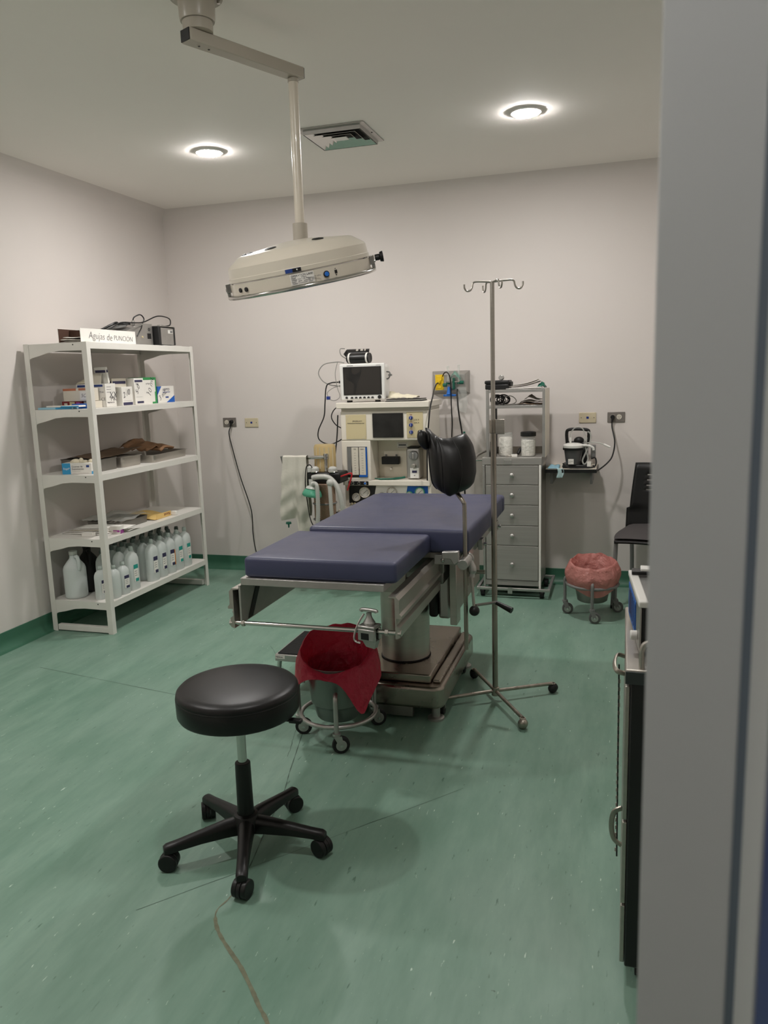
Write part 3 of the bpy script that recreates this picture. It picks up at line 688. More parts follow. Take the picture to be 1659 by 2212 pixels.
ptext(t, '+x', 0.30, 0.72, 'ASEPTO', 0.024, 'navy_print', shear=0.2); ptext(t, '+x', 0.12, 0.12, '3 mL', 0.05, shear=0.1, tilt=32)
patch(t, '+x', 0.30, 0.75, 0.62, 0.655, 'blue_print'); patch(t, '+x', 0.46, 0.64, 0.28, 0.37, 'blue_print')
a_, b_, h_ = t['hx'], t['hy'], t['h']
def tri(p): return MB().add([(a_+0.0003, *q) for q in p]+[(a_+0.0009, *q) for q in p], [(0, 1, 2), (5, 4, 3), (0, 3, 4, 1), (1, 4, 5, 2), (2, 5, 3, 0)])
tri([(b_, 0.001), (b_, h_*0.42), (0.0, 0.001)]).build('print', 'royal', t, local=True, smooth=0)
tri([(-b_, h_), (-b_, h_*0.5), (-b_*0.5, h_)]).build('print', 'royal', t, local=True, smooth=0)
patch(t, '-y', 0, 1, 0, 1, 'blue_print')

# ---- third shelf: gloves and steel trays
z = SZ[2]+0.0005
t = pbox('glove_box', 'blue and white glove box with white gloves pulled out of its top', 'box', -3.225, -3.035, 3.945, 4.04, z, 0.066, 'paper', 0.12)
patch(t, '-y', 0.0, 0.29, 0.0, 1.0, 'sky_print'); patch(t, '+x', 0, 1, 0, 0.26, 'sky_print'); patch(t, '-y', 0.83, 0.93, 0.62, 0.82, 'blue_print')
ptext(t, '-y', 0.04, 0.42, 'Engel*', 0.017, 'paper'); ptext(t, '-y', 0.33, 0.62, 'Guantes de', 0.0155, 'pencil'); ptext(t, '-y', 0.33, 0.40, 'Examinación', 0.0155, 'pencil'); patch(t, '-y', 0.33, 0.62, 0.27, 0.30, 'paper_grey'); patch(t, '-y', 0.33, 0.9, 0.1, 0.12, 'paper_grey')
gl = MB()
for (gx, gy, gz, rx, ry, rz_) in ((-0.03, 0.0, 0.072, 0.03, 0.024, 0.016), (0.005, 0.002, 0.076, 0.014, 0.012, 0.018), (0.03, -0.004, 0.071, 0.022, 0.016, 0.010), (0.07, 0.0, 0.072, 0.018, 0.014, 0.014), (-0.052, 0.004, 0.069, 0.018, 0.014, 0.008)):
    gl.sphere((gx, gy, gz), 1.0, 12, 8, (1, 1, 1), M=Matrix.Translation((gx, gy, gz)) @ Matrix.Diagonal((rx, ry, rz_, 1)) @ Matrix.Translation((-gx, -gy, -gz)))
gl.build('glove', 'ivory', t, local=True)
def tray(name, label, x0, x1, y0, y1, z0, h, m_='steel', rz=0.0, flare=0.012, rim=0.008, group=None):
    c = ((x0+x1)/2, (y0+y1)/2, z0); t = thing(name, label, 'tray', c, rz, group)
    a, b = (x1-x0)/2, (y1-y0)/2
    def ring(a, b, z, r=0.02, k=4):
        P = []
        for cx, cy, s in ((a-r, b-r, 0), (-a+r, b-r, 90), (-a+r, -b+r, 180), (a-r, -b+r, 270)):
            for i in range(k+1):
                g = rad(s+90*i/k); P.append((cx+r*math.cos(g), cy+r*math.sin(g), z))
        return P
    rings = [ring(a-flare, b-flare, 0.0), ring(a-rim, b-rim, h-0.001), ring(a, b, h), ring(a, b, h-0.003), ring(a-rim+0.0005, b-rim+0.0005, h-0.004),]
    inner = [ring(a-rim-0.0012, b-rim-0.0012, h-0.001), ring(a-flare-0.0012, b-flare-0.0012, 0.0015)]
    n = len(rings[0]); m = MB()
    def band(r0, r1): m.add(r0+r1, [(i, (i+1) % n, n+(i+1) % n, n+i) for i in range(n)])
    band(ring(a-flare, b-flare, 0.0), ring(a-rim, b-rim, h-0.004)); band(ring(a-rim, b-rim, h-0.004), ring(a, b, h-0.004)); band(ring(a, b, h-0.004), ring(a, b, h))
    band(ring(a, b, h), inner[0]); band(inner[0], inner[1])
    m.add(rings[0], [tuple(range(n))]); m.add(inner[1], [tuple(range(n))])
    m.build('tray_body', m_, t, local=True, smooth=30)
    return t
t = tray('steel_tray', 'deep square steel tray behind the glove box on the third shelf', -3.34, -3.045, 4.06, 4.245, z, 0.074, 'steel_dull', 0.0, 0.004, 0.002)
t = tray('steel_tray', 'small deep steel tray with dull white patch between two larger trays', -3.30, -3.02, 4.262, 4.485, z, 0.066, 'steel')
B(-3.19, -3.03, 4.275, 4.47, z+0.03, z+0.058).build('packed_dressing', 'paper_grey', t, bevel=0.01)
t = tray('steel_tray', 'wide shallow steel tray at the far end of the third shelf', -3.335, -2.985, 4.53, 5.0, z, 0.052, 'steel', 0.06)
def crumple(x0, x1, y0, y1, zf, n=14, m=12, amp=0.008, seed=0):
    return MB().grid(lambda u, v: (x0+(x1-x0)*u+amp*(hsh(round(u*n), round(v*m), seed)-0.5), y0+(y1-y0)*v+amp*(hsh(round(u*n), round(v*m), seed+2)-0.5), zf(u, v)+amp*(hsh(round(u*n), round(v*m), seed+5)-0.5)), n, m)
o = crumple(-3.31, -3.08, 4.62, 4.88, lambda u, v: z+0.058+0.05*math.sin(math.pi*(0.15+0.75*v))*math.sin(math.pi*(0.2+0.6*u))+0.045*v*(1-u)+(0.02 if u < 0.3 else 0), 10, 8, 0.02, 1).build('kraft_wrap', 'kraft', smooth=20, solid=0.001)
solo(o, 'crumpled sheet of brown kraft paper on the wide steel tray', 'paper')
o = crumple(-3.19, -3.05, 4.74, 4.90, lambda u, v: z+0.065+0.035*math.sin(math.pi*v)*math.sin(math.pi*(0.1+0.8*u)), 8, 6, 0.012, 4).build('kraft_parcel', 'terracotta', smooth=20, solid=0.012)
o.data.materials[0] = MATS['kraft']
solo(o, 'small folded brown paper parcel resting on the kraft sheet', 'parcel')
o = crumple(-3.32, -3.10, 4.11, 4.60, lambda u, v: z+0.079+0.006*math.sin(5*u+3*v)+0.022*max(0, v-0.55)*2, 10, 12, 0.006, 7).build('drape_cloth', 'kraft_dark', smooth=30, solid=0.002)
solo(o, 'dark brown cloth laid across the two deep steel trays', 'cloth')

# ---- fourth shelf: pouches, tray in plastic, small boxes
z = SZ[3]+0.0005
for k in range(5):
    x0 = -3.34+0.015*k; x1 = x0+0.34-0.02*(k % 2); y0 = 4.02+0.012*k
    zz = z+0.002+k*0.0068
    q = MB().grid(lambda u, v: (x0+(x1-x0)*u, y0+0.12*v+0.02*u*k*0.4, zz+0.003*math.sin(math.pi*u)+0.0015*math.sin(4*v+k)), 10, 5)
    solo(q.build('sterile_pouch', 'paper' if k != 2 else 'offwhite', solid=0.002), 'white paper sterilisation pouch in the flat pile on the fourth shelf', 'pouch', 'pile of white pouches on the fourth shelf')
q = MB().grid(lambda u, v: (-2.985+0.045*u, 4.14+0.13*v, z+0.003+0.004*math.sin(3*v)-0.028*max(0, u-0.8)*0+0.003*u), 4, 5)
solo(q.build('paper_slip', 'paper', solid=0.001), 'loose white paper slip at the front edge of the fourth shelf', 'paper')
t = pbox('medicine_box', 'small white and purple medicine box at the front of the fourth shelf', 'box', -3.02, -2.955, 4.065, 4.115, z, 0.05, 'paper', 0.15)
patch(t, '+x', 0.05, 0.95, 0.05, 0.5, 'purple_print'); patch(t, '-y', 0.3, 0.95, 0.25, 0.5, 'purple_print')
t = pbox('medicine_box', 'tiny white and black medicine box pressed against the purple one', 'box', -3.075, -3.03, 4.055, 4.095, z, 0.043, 'paper', 0.1)
patch(t, '-y', 0.0, 0.45, 0.5, 1.0, 'navy_print'); patch(t, '-y', 0.05, 0.95, 0.05, 0.2, 'purple_print')
t = pbox('medicine_box', 'low white medicine box lying before the pouches', 'box', -3.16, -3.085, 3.975, 4.012, z, 0.022, 'paper', 0.05)
t = tray('steel_tray', 'rectangular steel tray of instruments covered with clear plastic film', -3.30, -3.03, 4.205, 4.50, z, 0.045, 'steel_dull', 0.0, 0.004, 0.002)
for k in range(5): MB().tube(spl([(-3.27+0.04*k, 4.24, z+0.02), (-3.26+0.04*k, 4.35, z+0.03+0.006*(k % 2)), (-3.265+0.042*k, 4.46, z+0.022)]), 0.006, 6).build('instrument', 'steel', t)
o = crumple(-3.33, -3.02, 4.20, 4.52, lambda u, v: z+0.055+0.02*math.sin(math.pi*u)*math.sin(math.pi*v)+0.014*math.sin(9*u+2*v)*math.sin(7*v), 18, 18, 0.006, 3).build('plastic_film', 'film_haze', smooth=50)
solo(o, 'crinkled clear plastic film over the tray of instruments', 'plastic film')
t = thing('yellow_packet', 'yellow printed packet lying on the fourth shelf', 'packet', (-3.11, 4.64, z))
MB().grid(lambda u, v: (-3.25+0.25*u, 4.525+0.21*v, z+0.004+0.03*math.sin(math.pi*min(1, 1.15*u))*math.sin(math.pi*v)**0.6+0.02*(1-u)), 12, 10).build('packet', 'yellow_pack', t, solid=0.002)
B(-3.0, -2.9985, 4.545, 4.72, z+0.001, z+0.036).build('front_fold', 'yellow_pack', t)
text('FRANK', 0.026, (-2.9978, 4.712, z+0.03), (0, -1, 0), (0, 0, -1), 'maroon', t, depth=0.0002)
text('FRANK', 0.02, (-3.22, 4.56, z+0.029), (0.3, 1, 0.05), (-1, 0, 0.4), 'maroon', t, depth=0.0002)
B(-3.0, -2.96, 4.722, 4.75, z+0.0005, z+0.03).build('label_tab', 'paper', t, bevel=0.004)

# ---- bottom shelf: jugs and saline bottles
z = SZ[4]+0.0005
def jug(label, x, y, m_, rz, h=0.30):
    t = thing('jug', label, 'jug', (x, y, z), rz)
    s = h/0.30
    prof = [(0.0, 0.0), (0.052, 0.0), (0.06, 0.006), (0.0615, 0.02), (0.0615, 0.185), (0.056, 0.205), (0.036, 0.235), (0.024, 0.25), (0.021, 0.262), (0.021, 0.274)]
    MB().lathe([(max(r*1.0, 1e-5), zz*s) for r, zz in prof], n=28, sx=1.0, sy=1.12).build('body', m_, t, local=True, smooth=50)
    MB().lathe([(0.024, 0.276*s), (0.0255, 0.278*s), (0.0255, 0.296*s), (0.022, 0.299*s), (1e-5, 0.299*s)], n=24, cap=False).build('cap', m_ if m_ != 'jug' else 'white_plastic', t, local=True)
    MB().tube(spl([(0.02, 0, 0.262*s), (0.043, 0, 0.266*s), (0.06, 0, 0.245*s), (0.062, 0, 0.21*s), (0.057, 0, 0.185*s)]), 0.0115, 10).build('handle', m_, t, local=True)
    return t
jug('white translucent plastic jug with handle on the bottom shelf', -3.245, 3.985, 'jug', rad(-25), 0.295)
jug('black plastic jug with handle behind the white jug', -3.26, 4.135, 'jug_black', rad(-40), 0.30)
def make_bottle(big, labels, capm='bottle_cap'):
    h, rx, ry = (0.28, 0.0315, 0.049) if big else (0.205, 0.031, 0.040)
    t = thing('saline_bottle', 'x', 'bottle', (0, 0, 0))
    k = h/0.28
    sec = [(0.93, 0.0), (1.0, 0.008), (1.0, 0.10), (1.0, 0.185), (0.95, 0.205), (0.78, 0.226), (0.5, 0.24), (0.33, 0.246), (0.3, 0.252)]
    def rg(s, zz):
        out = []
        for i in range(24):
            a = 2*math.pi*i/24; c, q = math.cos(a), math.sin(a); e = 0.75
            bl = min(1, max(0, (s-0.3)/0.5))
            out.append(((abs(c)**e*(1 if c >= 0 else -1))*(rx*s*bl+0.032*s*(1-bl)), (abs(q)**e*(1 if q >= 0 else -1))*(ry*s*bl+0.032*s*(1-bl)), zz*k))
        return out
    rings = [rg(s, zz) for s, zz in sec]; m = MB(); n = 24
    m.add([p for r in rings for p in r], [(j*n+i, j*n+(i+1) % n, (j+1)*n+(i+1) % n, (j+1)*n+i) for j in range(len(rings)-1) for i in range(n)]+[tuple(range(n-1, -1, -1)), tuple(range((len(rings)-1)*n, len(rings)*n))])
    m.build('body', 'bottle', t, local=True, smooth=50)
    MB().lathe([(0.0135, 0.2525*k), (0.0145, 0.255*k), (0.0145, 0.270*k), (0.012, 0.275*k), (0.012, 0.28*k), (1e-5, 0.28*k)], n=20, cap=False).build('cap', capm, t, local=True)
    lb = {'navy': 'navy_print', 'teal': 'teal_print', 'orange': 'navy_print'}.get(labels)
    if lb:
        lab_ = B(rx+0.0004, rx+0.0012, -0.026, 0.016, 0.055*k, 0.165*k).build('label', 'paper', t, local=True, smooth=0)
        B(rx+0.0013, rx+0.0017, -0.026, 0.016, 0.138*k, 0.165*k).build('label_band', lb, lab_, local=True, smooth=0)
        B(rx+0.0013, rx+0.0017, -0.014, 0.016, 0.055*k, 0.075*k).build('label_band', lb, lab_, local=True, smooth=0)
        for j in range(3): B(rx+0.0013, rx+0.0016, -0.018, 0.004, (0.12-0.014*j)*k, (0.123-0.014*j)*k).build('label_text', 'pencil', lab_, local=True, smooth=0)
        if labels == 'orange': B(rx+0.0013, rx+0.0018, 0.0165, 0.024, 0.055*k, 0.16*k).build('label_edge', 'orange_print', lab_, local=True, smooth=0)
    return t
KIND = {}
def bottle(x, y, big, kind, label, rz=0.0, capm='bottle_cap'):
    key = (big, kind, capm)
    if key not in KIND: t = make_bottle(big, kind, capm); KIND[key] = t
    else: t = copy_tree(KIND[key])
    t.location = (x, y, z); t.rotation_euler = (0, 0, rz)
    t['label'] = label; t['group'] = 'saline bottles on the bottom shelf'
    return t
bottle(-3.06, 3.985, False, 'navy', 'small clear saline bottle with navy label standing alone beside the white jug', rad(-10))
bottle(-2.992, 4.022, False, None, 'small unlabelled saline bottle right behind the front post')
bottle(-2.990, 4.112, False, 'navy', 'small saline bottle with navy label beside the teal labelled bottle', rad(-6))
bottle(-3.062, 4.075, False, 'orange', 'small saline bottle with orange edged label', rad(-4))
bottle(-2.992, 4.215, True, 'teal', 'tall saline bottle with large teal label, first of the tall bottles', rad(-4))
for x, y in ((-3.062, 4.185), (-3.132, 4.215), (-3.202, 4.24), (-3.132, 4.11), (-3.062, 4.29), (-3.132, 4.32), (-3.202, 4.345)):
    bottle(x, y, True, None, 'tall unlabelled saline bottle in the cluster behind the teal labelled one', 0, 'bottle_cap_dark')
rows = {4.44: 'navy', 4.545: 'navy', 4.65: 'orange', 4.755: 'teal', 4.86: 'teal'}
fl = {4.44: 'tall saline bottle with navy label, first after the gap in the row', 4.545: 'tall saline bottle with navy label beside an orange labelled one',
      4.65: 'tall saline bottle with orange edged label in the front row', 4.755: 'tall saline bottle with teal label beside the orange labelled one', 4.86: 'tall saline bottle with teal label, last in the front row'}
for y, kd in rows.items():
    bottle(-2.992, y, True, kd, fl[y], rad(rnd(-8, 2)))
    for j in range(1, 4):
        bottle(-2.992-0.0705*j, y+0.012*(j % 2), True, None, 'tall saline bottle with dark cap in the back rows of the bottom shelf', rad(rnd(-3, 3)), 'bottle_cap_dark')
# ================================================================ OPERATING TABLE
def pad(x0, x1, y0, y1, z0, z1, r=0.014, crown=0.004, n=14, m=14):
    """upholstered slab with rounded edges and a softly domed top"""
    mb = MB(); k = 4
    def outline(ins, z):
        P = []; rr = max(0.002, r-ins*0.4); a0, a1, b0, b1 = x0+ins, x1-ins, y0+ins, y1-ins
        for cx, cy, s in ((a1-rr, b1-rr, 0), (a0+rr, b1-rr, 90), (a0+rr, b0+rr, 180), (a1-rr, b0+rr, 270)):
            for i in range(k+1):
                g = rad(s+90*i/k); P.append(Vector((cx+rr*math.cos(g), cy+rr*math.sin(g), z)))
        return P
    rings = []
    for i in range(5):
        a = math.pi/2*i/4; rings.append(outline(r*(1-math.sin(a)), z0+r*(1-math.cos(a))))
    for i in range(5):
        a = math.pi/2*i/4; rings.append(outline(r*(1-math.cos(a)), z1-r+r*math.sin(a)))
    for f in (0.25, 0.5, 0.75, 0.97):
        w_ = min(x1-x0, y1-y0)/2
        rings.append(outline(r+(w_-r-0.004)*f, z1+crown*math.sin(math.pi/2*f)))
    N = len(rings[0])
    mb.add([p for q in rings for p in q], [(j*N+i, j*N+(i+1) % N, (j+1)*N+(i+1) % N, (j+1)*N+i) for j in range(len(rings)-1) for i in range(N)]+[tuple(range(N-1, -1, -1)), tuple(range((len(rings)-1)*N, len(rings)*N))])
    return mb
CX, CYY = -0.958, 3.46
t = thing('operating_table', 'stainless steel operating table with navy blue padded top', 'operating table', (CX, CYY, 0))
# base
def rrect(x0, x1, y0, y1, r, k=5):
    P = []
    for cx, cy, s in ((x1-r, y1-r, 0), (x0+r, y1-r, 90), (x0+r, y0+r, 180), (x1-r, y0+r, 270)):
        for i in range(k+1):
            g = rad(s+90*i/k); P.append((cx+r*math.cos(g), cy+r*math.sin(g)))
    return P
bx0, bx1, by0, by1 = -1.195, -0.722, 3.118, 3.88
MB().prism(rrect(bx0, bx1, by0, by1, 0.05), 0.066, 0.165).build('base', 'base_steel', t, bevel=0.014, seg=3)
MB().prism(rrect(bx0+0.03, bx1-0.062, by0+0.045, by1-0.03, 0.012), 0.1655, 0.205).build('base_cover', 'base_steel', t, bevel=0.006)
MB().prism(rrect(bx1-0.058, bx1-0.022, by0+0.06, by1-0.03, 0.008), 0.1655, 0.178).build('base_rib', 'base_steel', t, bevel=0.004)
for x in (bx0+0.05, bx1-0.045):
    for y in (by0+0.06, by1-0.06):
        f = MB().cyl((x, y, 0.012), (x, y, 0.0655), 0.019, n=18).build('foot', 'alu', t)
        MB().lathe([(0.037, 0.0), (0.037, 0.01), (0.03, 0.0145), (0.019, 0.0145)], (x, y, 0), 24).build('foot_pad', 'alu', f)
for x, y in ((bx1-0.03, 3.235), (bx1-0.035, 3.74), (bx0+0.05, 3.30), (bx0+0.05, 3.72)):
    c_ = MB().cyl((x-0.012, y, 0.027), (x+0.012, y, 0.027), 0.027, n=20).build('caster', 'black_rubber', t)
    B(x-0.016, x+0.016, y-0.012, y+0.014, 0.028, 0.0655).build('caster_fork', 'steel_dull', c_)
B(-1.06, -0.86, 3.13, 3.16, 0.02, 0.0655).build('pedal_box', 'steel_dull', t, bevel=0.003)
MB().cyl((CX, 3.40, 0.2055), (CX, 3.40, 0.60), 0.113, n=48).build('column', 'steel', t)
MB().torus((CX, 3.40, 0.209), 0.1135, 0.003, 48, 6).build('column_seal', 'black_rubber', t)
# head of the column and side housings
B(-1.16, -0.73, 3.22, 3.66, 0.60, 0.66).build('column_head', 'steel_dull', t, bevel=0.01)
B(-1.2, -0.72, 3.18, 3.95, 0.6605, 0.745).build('seat_frame', 'steel_dull', t, bevel=0.004)
B(-0.79, -0.735, 3.36, 3.50, 0.40, 0.599).build('motor_box', 'alu', t, bevel=0.012)
B(-0.83, -0.7905, 3.34, 3.50, 0.41, 0.55).build('motor_cover', 'black_plastic', t, bevel=0.012)
B(-0.705, -0.675, 3.22, 3.30, 0.42, 0.744).build('side_plate', 'steel', t, bevel=0.003)
B(-0.715, -0.698, 3.301, 3.92, 0.44, 0.744).build('side_panel', 'steel', t, bevel=0.003)
k_ = CY((-0.6978, 3.62, 0.56), (-0.66, 3.62, 0.56), 0.017, n=18).build('tilt_socket', 'steel', t)
CY((-0.6598, 3.62, 0.56), (-0.62, 3.62, 0.56), 0.010, n=14).build('socket_pin', 'steel', k_)
B(-0.6975, -0.692, 3.58, 3.67, 0.50, 0.62).build('socket_plate', 'steel_worn', t, bevel=0.002)
# main top
B(-1.255, -0.635, 3.10, 4.02, 0.7455, 0.770).build('top_plate', 'steel', t, bevel=0.003)
pad(-1.292, -0.592, 3.085, 4.02, 0.7705, 0.870, 0.018, 0.006).build('back_pad', 'navy_vinyl', t, smooth=60)
pad(-1.292, -0.592, 4.026, 4.10, 0.7705, 0.862, 0.018, 0.003).build('head_pad', 'navy_vinyl', t, smooth=60)
for x in (-1.275, -0.620):
    r_ = B(x-0.005, x+0.005, 3.12, 4.0, 0.728, 0.760).build('side_rail', 'chrome', t, bevel=0.001)
    for y in (3.16, 3.56, 3.94):
        xx = -1.2548 if x < -1 else -0.6348
        CY((xx, y, 0.7525), (x, y, 0.7525), 0.006, n=10).build('rail_spacer', 'chrome', r_)
for y in (3.44, 3.86):
    c_ = B(-0.6148, -0.594, y-0.028, y+0.028, 0.715, 0.762).build('rail_clamp', 'alu', t, bevel=0.002)
    CY((-0.5938, y, 0.738), (-0.578, y, 0.738), 0.008, n=12).build('clamp_screw', 'chrome', c_)
# leg section
pad(-1.340, -0.750, 2.565, 3.080, 0.7755, 0.852, 0.014, 0.004).build('leg_pad', 'navy_vinyl', t, smooth=60)
for k in range(4):
    pass
f_ = B(-1.352, -0.795, 2.555, 3.095, 0.7475, 0.7745).build('leg_plate', 'alu', t, bevel=0.002)
B(-1.30, -0.80, 2.86, 2.88, 0.66, 0.7465).build('cross_member', 'steel', t, bevel=0.003)
B(-1.30, -0.80, 2.90, 3.10, 0.648, 0.6595).build('cross_shelf', 'steel_dull', t, bevel=0.003)
# folded channels at both sides
for sx, xo, xi in ((1, -0.752, -0.778), (-1, -1.388, -1.362)):
    d_ = 1 if sx > 0 else -1
    pr = [(xi, 0.735), (xo, 0.735), (xo+0.012*d_, 0.722), (xo+0.012*d_, 0.672), (xo+0.020*d_, 0.664), (xo+0.020*d_, 0.655), (xo, 0.655), (xo, 0.628), (xo+0.012*d_, 0.620), (xo+0.012*d_, 0.585), (xo, 0.58), (xo-0.004*d_, 0.58), (xo-0.004*d_, 0.728), (xi, 0.731)]
    M = Matrix(((1, 0, 0, 0), (0, 0, 1, 0), (0, 1, 0, 0), (0, 0, 0, 1)))
    MB().prism(pr, 2.55, 3.20, M=M).build('side_channel', 'steel', t, smooth=20)
B(-1.361, -1.353, 2.552, 3.10, 0.60, 0.7465).build('inner_plate', 'alu', t, bevel=0.001)
MB().hexa([(-1.3529, 2.60, 0.605), (-1.351, 2.60, 0.605), (-1.351, 2.64, 0.605), (-1.3529, 2.64, 0.605)], [(-1.3529, 2.70, 0.742), (-1.351, 2.70, 0.742), (-1.351, 2.74, 0.742), (-1.3529, 2.74, 0.742)]).build('brace', 'black_plastic', t)
bar = MB().cyl((-1.405, 2.56, 0.600), (-0.735, 2.56, 0.600), 0.0085, n=16).build('cross_bar', 'chrome', t)
for x in (-1.40, -1.352, -0.79, -0.742): CY((x-0.006, 2.56, 0.60), (x+0.006, 2.56, 0.60), 0.013, n=6).build('nut', 'steel', bar)
for x in (-1.415,): 
    for zz in (0.63, 0.69): CY((x, 2.60, zz), (x+0.012, 2.60, zz), 0.006, 0.009, n=10).build('stud', 'alu', t)
# bracket at the joint
br = B(-0.735, -0.628, 3.074, 3.084, 0.726, 0.766).build('joint_bracket', 'alu', t, bevel=0.002)
for x in (-0.70, -0.655): MB().sphere((x, 3.073, 0.745), 0.009, 12, 8).build('bolt_head', 'chrome', br)

# clamp riding on the cross bar
t = thing('bar_clamp', 'cast aluminium rail clamp with wing knob on the table cross bar', 'clamp', (-0.855, 2.56, 0.56))
Mc = Matrix.Translation((-0.855, 2.56, 0.6)) @ Matrix.Rotation(rad(-12), 4, 'Z')
b_ = B(-0.034, 0.034, -0.028, -0.011, -0.03, 0.014, M=Mc).box(-0.034, 0.034, 0.011, 0.028, -0.03, 0.014, M=Mc).box(-0.034, 0.034, -0.028, 0.028, 0.0141, 0.026, M=Mc).build('clamp_body', 'alu', t, bevel=0.004)
MB().prism([(-0.034, -0.02), (-0.01, -0.055), (0.024, -0.06), (0.034, -0.03), (0.034, -0.0305), (-0.034, -0.0305)][::1], -0.012, 0.012, M=Mc @ Matrix(((1, 0, 0, 0), (0, 0, 1, 0), (0, 1, 0, 0), (0, 0, 0, 1)))).build('clamp_jaw', 'alu', t, bevel=0.002)
B(-0.02, 0.012, -0.0285, -0.0282, -0.024, 0.0, M=Mc).build('jaw_slot', 'black_plastic', t)
MB().lathe([(0.020, 0.0265), (0.022, 0.034), (0.012, 0.05), (0.009, 0.062), (0.010, 0.068)], (0.0, 0, 0), 20, M=Mc).build('stem', 'alu', t)
MB().tube([Mc @ Vector(p) for p in spl([(-0.032, 0, 0.072), (-0.028, 0, 0.0775), (0, 0, 0.079), (0.028, 0, 0.0775), (0.032, 0, 0.072)])], 0.007, 10).build('wing_knob', 'alu', t)
MB().tube([Mc @ Vector(p) for p in spl([(-0.018, -0.004, 0.064), (-0.034, -0.02, 0.03), (-0.044, -0.032, -0.01), (-0.04, -0.035, -0.03), (-0.02, -0.034, -0.036)])], 0.004, 8).build('spring_wire', 'chrome', t)

# ================================================================ LEG HOLDER (knee crutch)
gx, gy = -0.603, 3.058
t = thing('leg_holder', 'black leather knee crutch on a bent steel rod clamped to the table', 'leg holder', (gx, gy, 0.33))
MB().tube(spl([(gx, gy, 0.375), (gx, gy, 0.6), (gx, gy, 0.80), (gx, gy, 0.965), (gx-0.004, gy, 0.99), (gx-0.022, gy+0.01, 1.012), (gx-0.05, gy+0.03, 1.04)], 6), 0.0088, 12).build('rod', 'steel_worn', t)
cl_ = MB().cyl((gx, gy-0.055, 0.745), (gx+0.006, gy+0.05, 0.752), 0.0215, n=24).build('clamp_barrel', 'alu', t, bevel=0.002)
for q in (0.03, 0.04): MB().torus((0, 0, 0), 0.022, 0.0025, 24, 6, M=Matrix.Translation((gx+0.005, gy+q, 0.751)) @ Matrix.Rotation(rad(90), 4, 'X')).build('barrel_ring', 'alu', cl_)
MB().prism([(-0.09, 0.03), (-0.02, 0.035), (-0.018, -0.01), (-0.04, -0.024), (-0.055, 0.0), (-0.09, 0.002)], -0.012, 0.012, M=Matrix.Translation((gx+0.002, gy-0.03, 0.762)) @ Matrix(((1, 0, 0, 0), (0, 0, 1, 0), (0, 1, 0, 0), (0, 0, 0, 1)))).build('clamp_ear', 'alu', t, bevel=0.004)
MB().tube(spl([(gx+0.014, gy+0.01, 0.745), (gx+0.026, gy+0.01, 0.715), (gx+0.024, gy+0.005, 0.682)]), [0.017]*5+[0.018]*4+[0.014]*4, 12).build('lever_hub', 'alu', t)
CY((gx+0.024, gy+0.005, 0.684), (gx+0.034, gy, 0.555), 0.006, n=10).build('lever', 'steel', t)
MB().sphere((gx+0.035, gy, 0.542), 0.0215, 18, 12).build('lever_ball', 'black_plastic', t)
CY((gx+0.075, gy+0.30, 0.492), (gx+0.15, gy+0.27, 0.468), 0.009, 0.014, n=14).build('hand_grip', 'black_plastic', t)
CY((gx+0.036, gy+0.015, 0.56), (gx+0.075, gy+0.30, 0.492), 0.006, n=10).build('grip_stem', 'steel_dull', t)
# saddle-shaped pad: curved trough with raised flared flanks, thick edges
def lut(T, q):
    for (a, x), (b, y) in zip(T, T[1:]):
        if q <= b: return x+(y-x)*(q-a)/(b-a)
    return T[-1][1]
PU = 0.0003026
Lx = [(0, 600), (0.03, 515), (0.08, 465), (0.16, 432), (0.35, 412), (0.6, 392), (0.8, 372), (0.92, 352), (1, 330)]
Rx = [(0, 760), (0.03, 865), (0.08, 930), (0.16, 982), (0.35, 1016), (0.6, 1012), (0.8, 968), (0.92, 905), (1, 850)]
Tz = [(0, 312), (0.12, 330), (0.3, 405), (0.5, 438), (0.68, 436), (0.85, 405), (1, 386)]
Bz = [(0, 1140), (0.3, 1168), (0.6, 1184), (1, 1150)]
def saddle(u, v, back=0.0):
    cx_ = lut(Lx, v)+(lut(Rx, v)-lut(Lx, v))*u
    cy_ = lut(Bz, u)+(lut(Tz, u)-lut(Bz, u))*v
    x = gx+(cx_-879)*PU; zz = 1.009+(1198-cy_)*PU*1.02
    s = 2*u-1; e = max(abs(s), abs(2*v-1))**7
    fr = gy+0.012-0.048*(1-s*s)-0.018*math.sin(math.pi*v)+0.030*v*v-0.010*math.exp(-((u-0.16)/0.07)**2)*v+0.007*math.exp(-((u-0.30)/0.05)**2)
    fr += 0.016*e
    if back: return Vector((x, fr+0.052-0.030*e+0.02*s*s, zz))
    return Vector((x, fr, zz))
pc = Vector((gx-0.05, gy+0.0, 1.135))
nu, nv = 30, 26
vs_ = [saddle(i/nu, j/nv) for j in range(nv+1) for i in range(nu+1)]+[saddle(i/nu, j/nv, 1) for j in range(nv+1) for i in range(nu+1)]
n_ = (nu+1)*(nv+1); a_ = nu+1; fs_ = []
for j in range(nv):
    for i in range(nu):
        q_ = (j*a_+i, j*a_+i+1, (j+1)*a_+i+1, (j+1)*a_+i); fs_.append(q_); fs_.append(tuple(n_+x for x in q_[::-1]))
edge = list(range(a_))+[j*a_+nu for j in range(1, nv+1)]+[nv*a_+i for i in range(nu-1, -1, -1)]+[j*a_ for j in range(nv-1, 0, -1)]
for k in range(len(edge)):
    p_, q_ = edge[k], edge[(k+1) % len(edge)]; fs_.append((p_, n_+p_, n_+q_, q_))
pd = MB().add(vs_, fs_).build('pad', 'black_leather', t, smooth=70, sub=1)
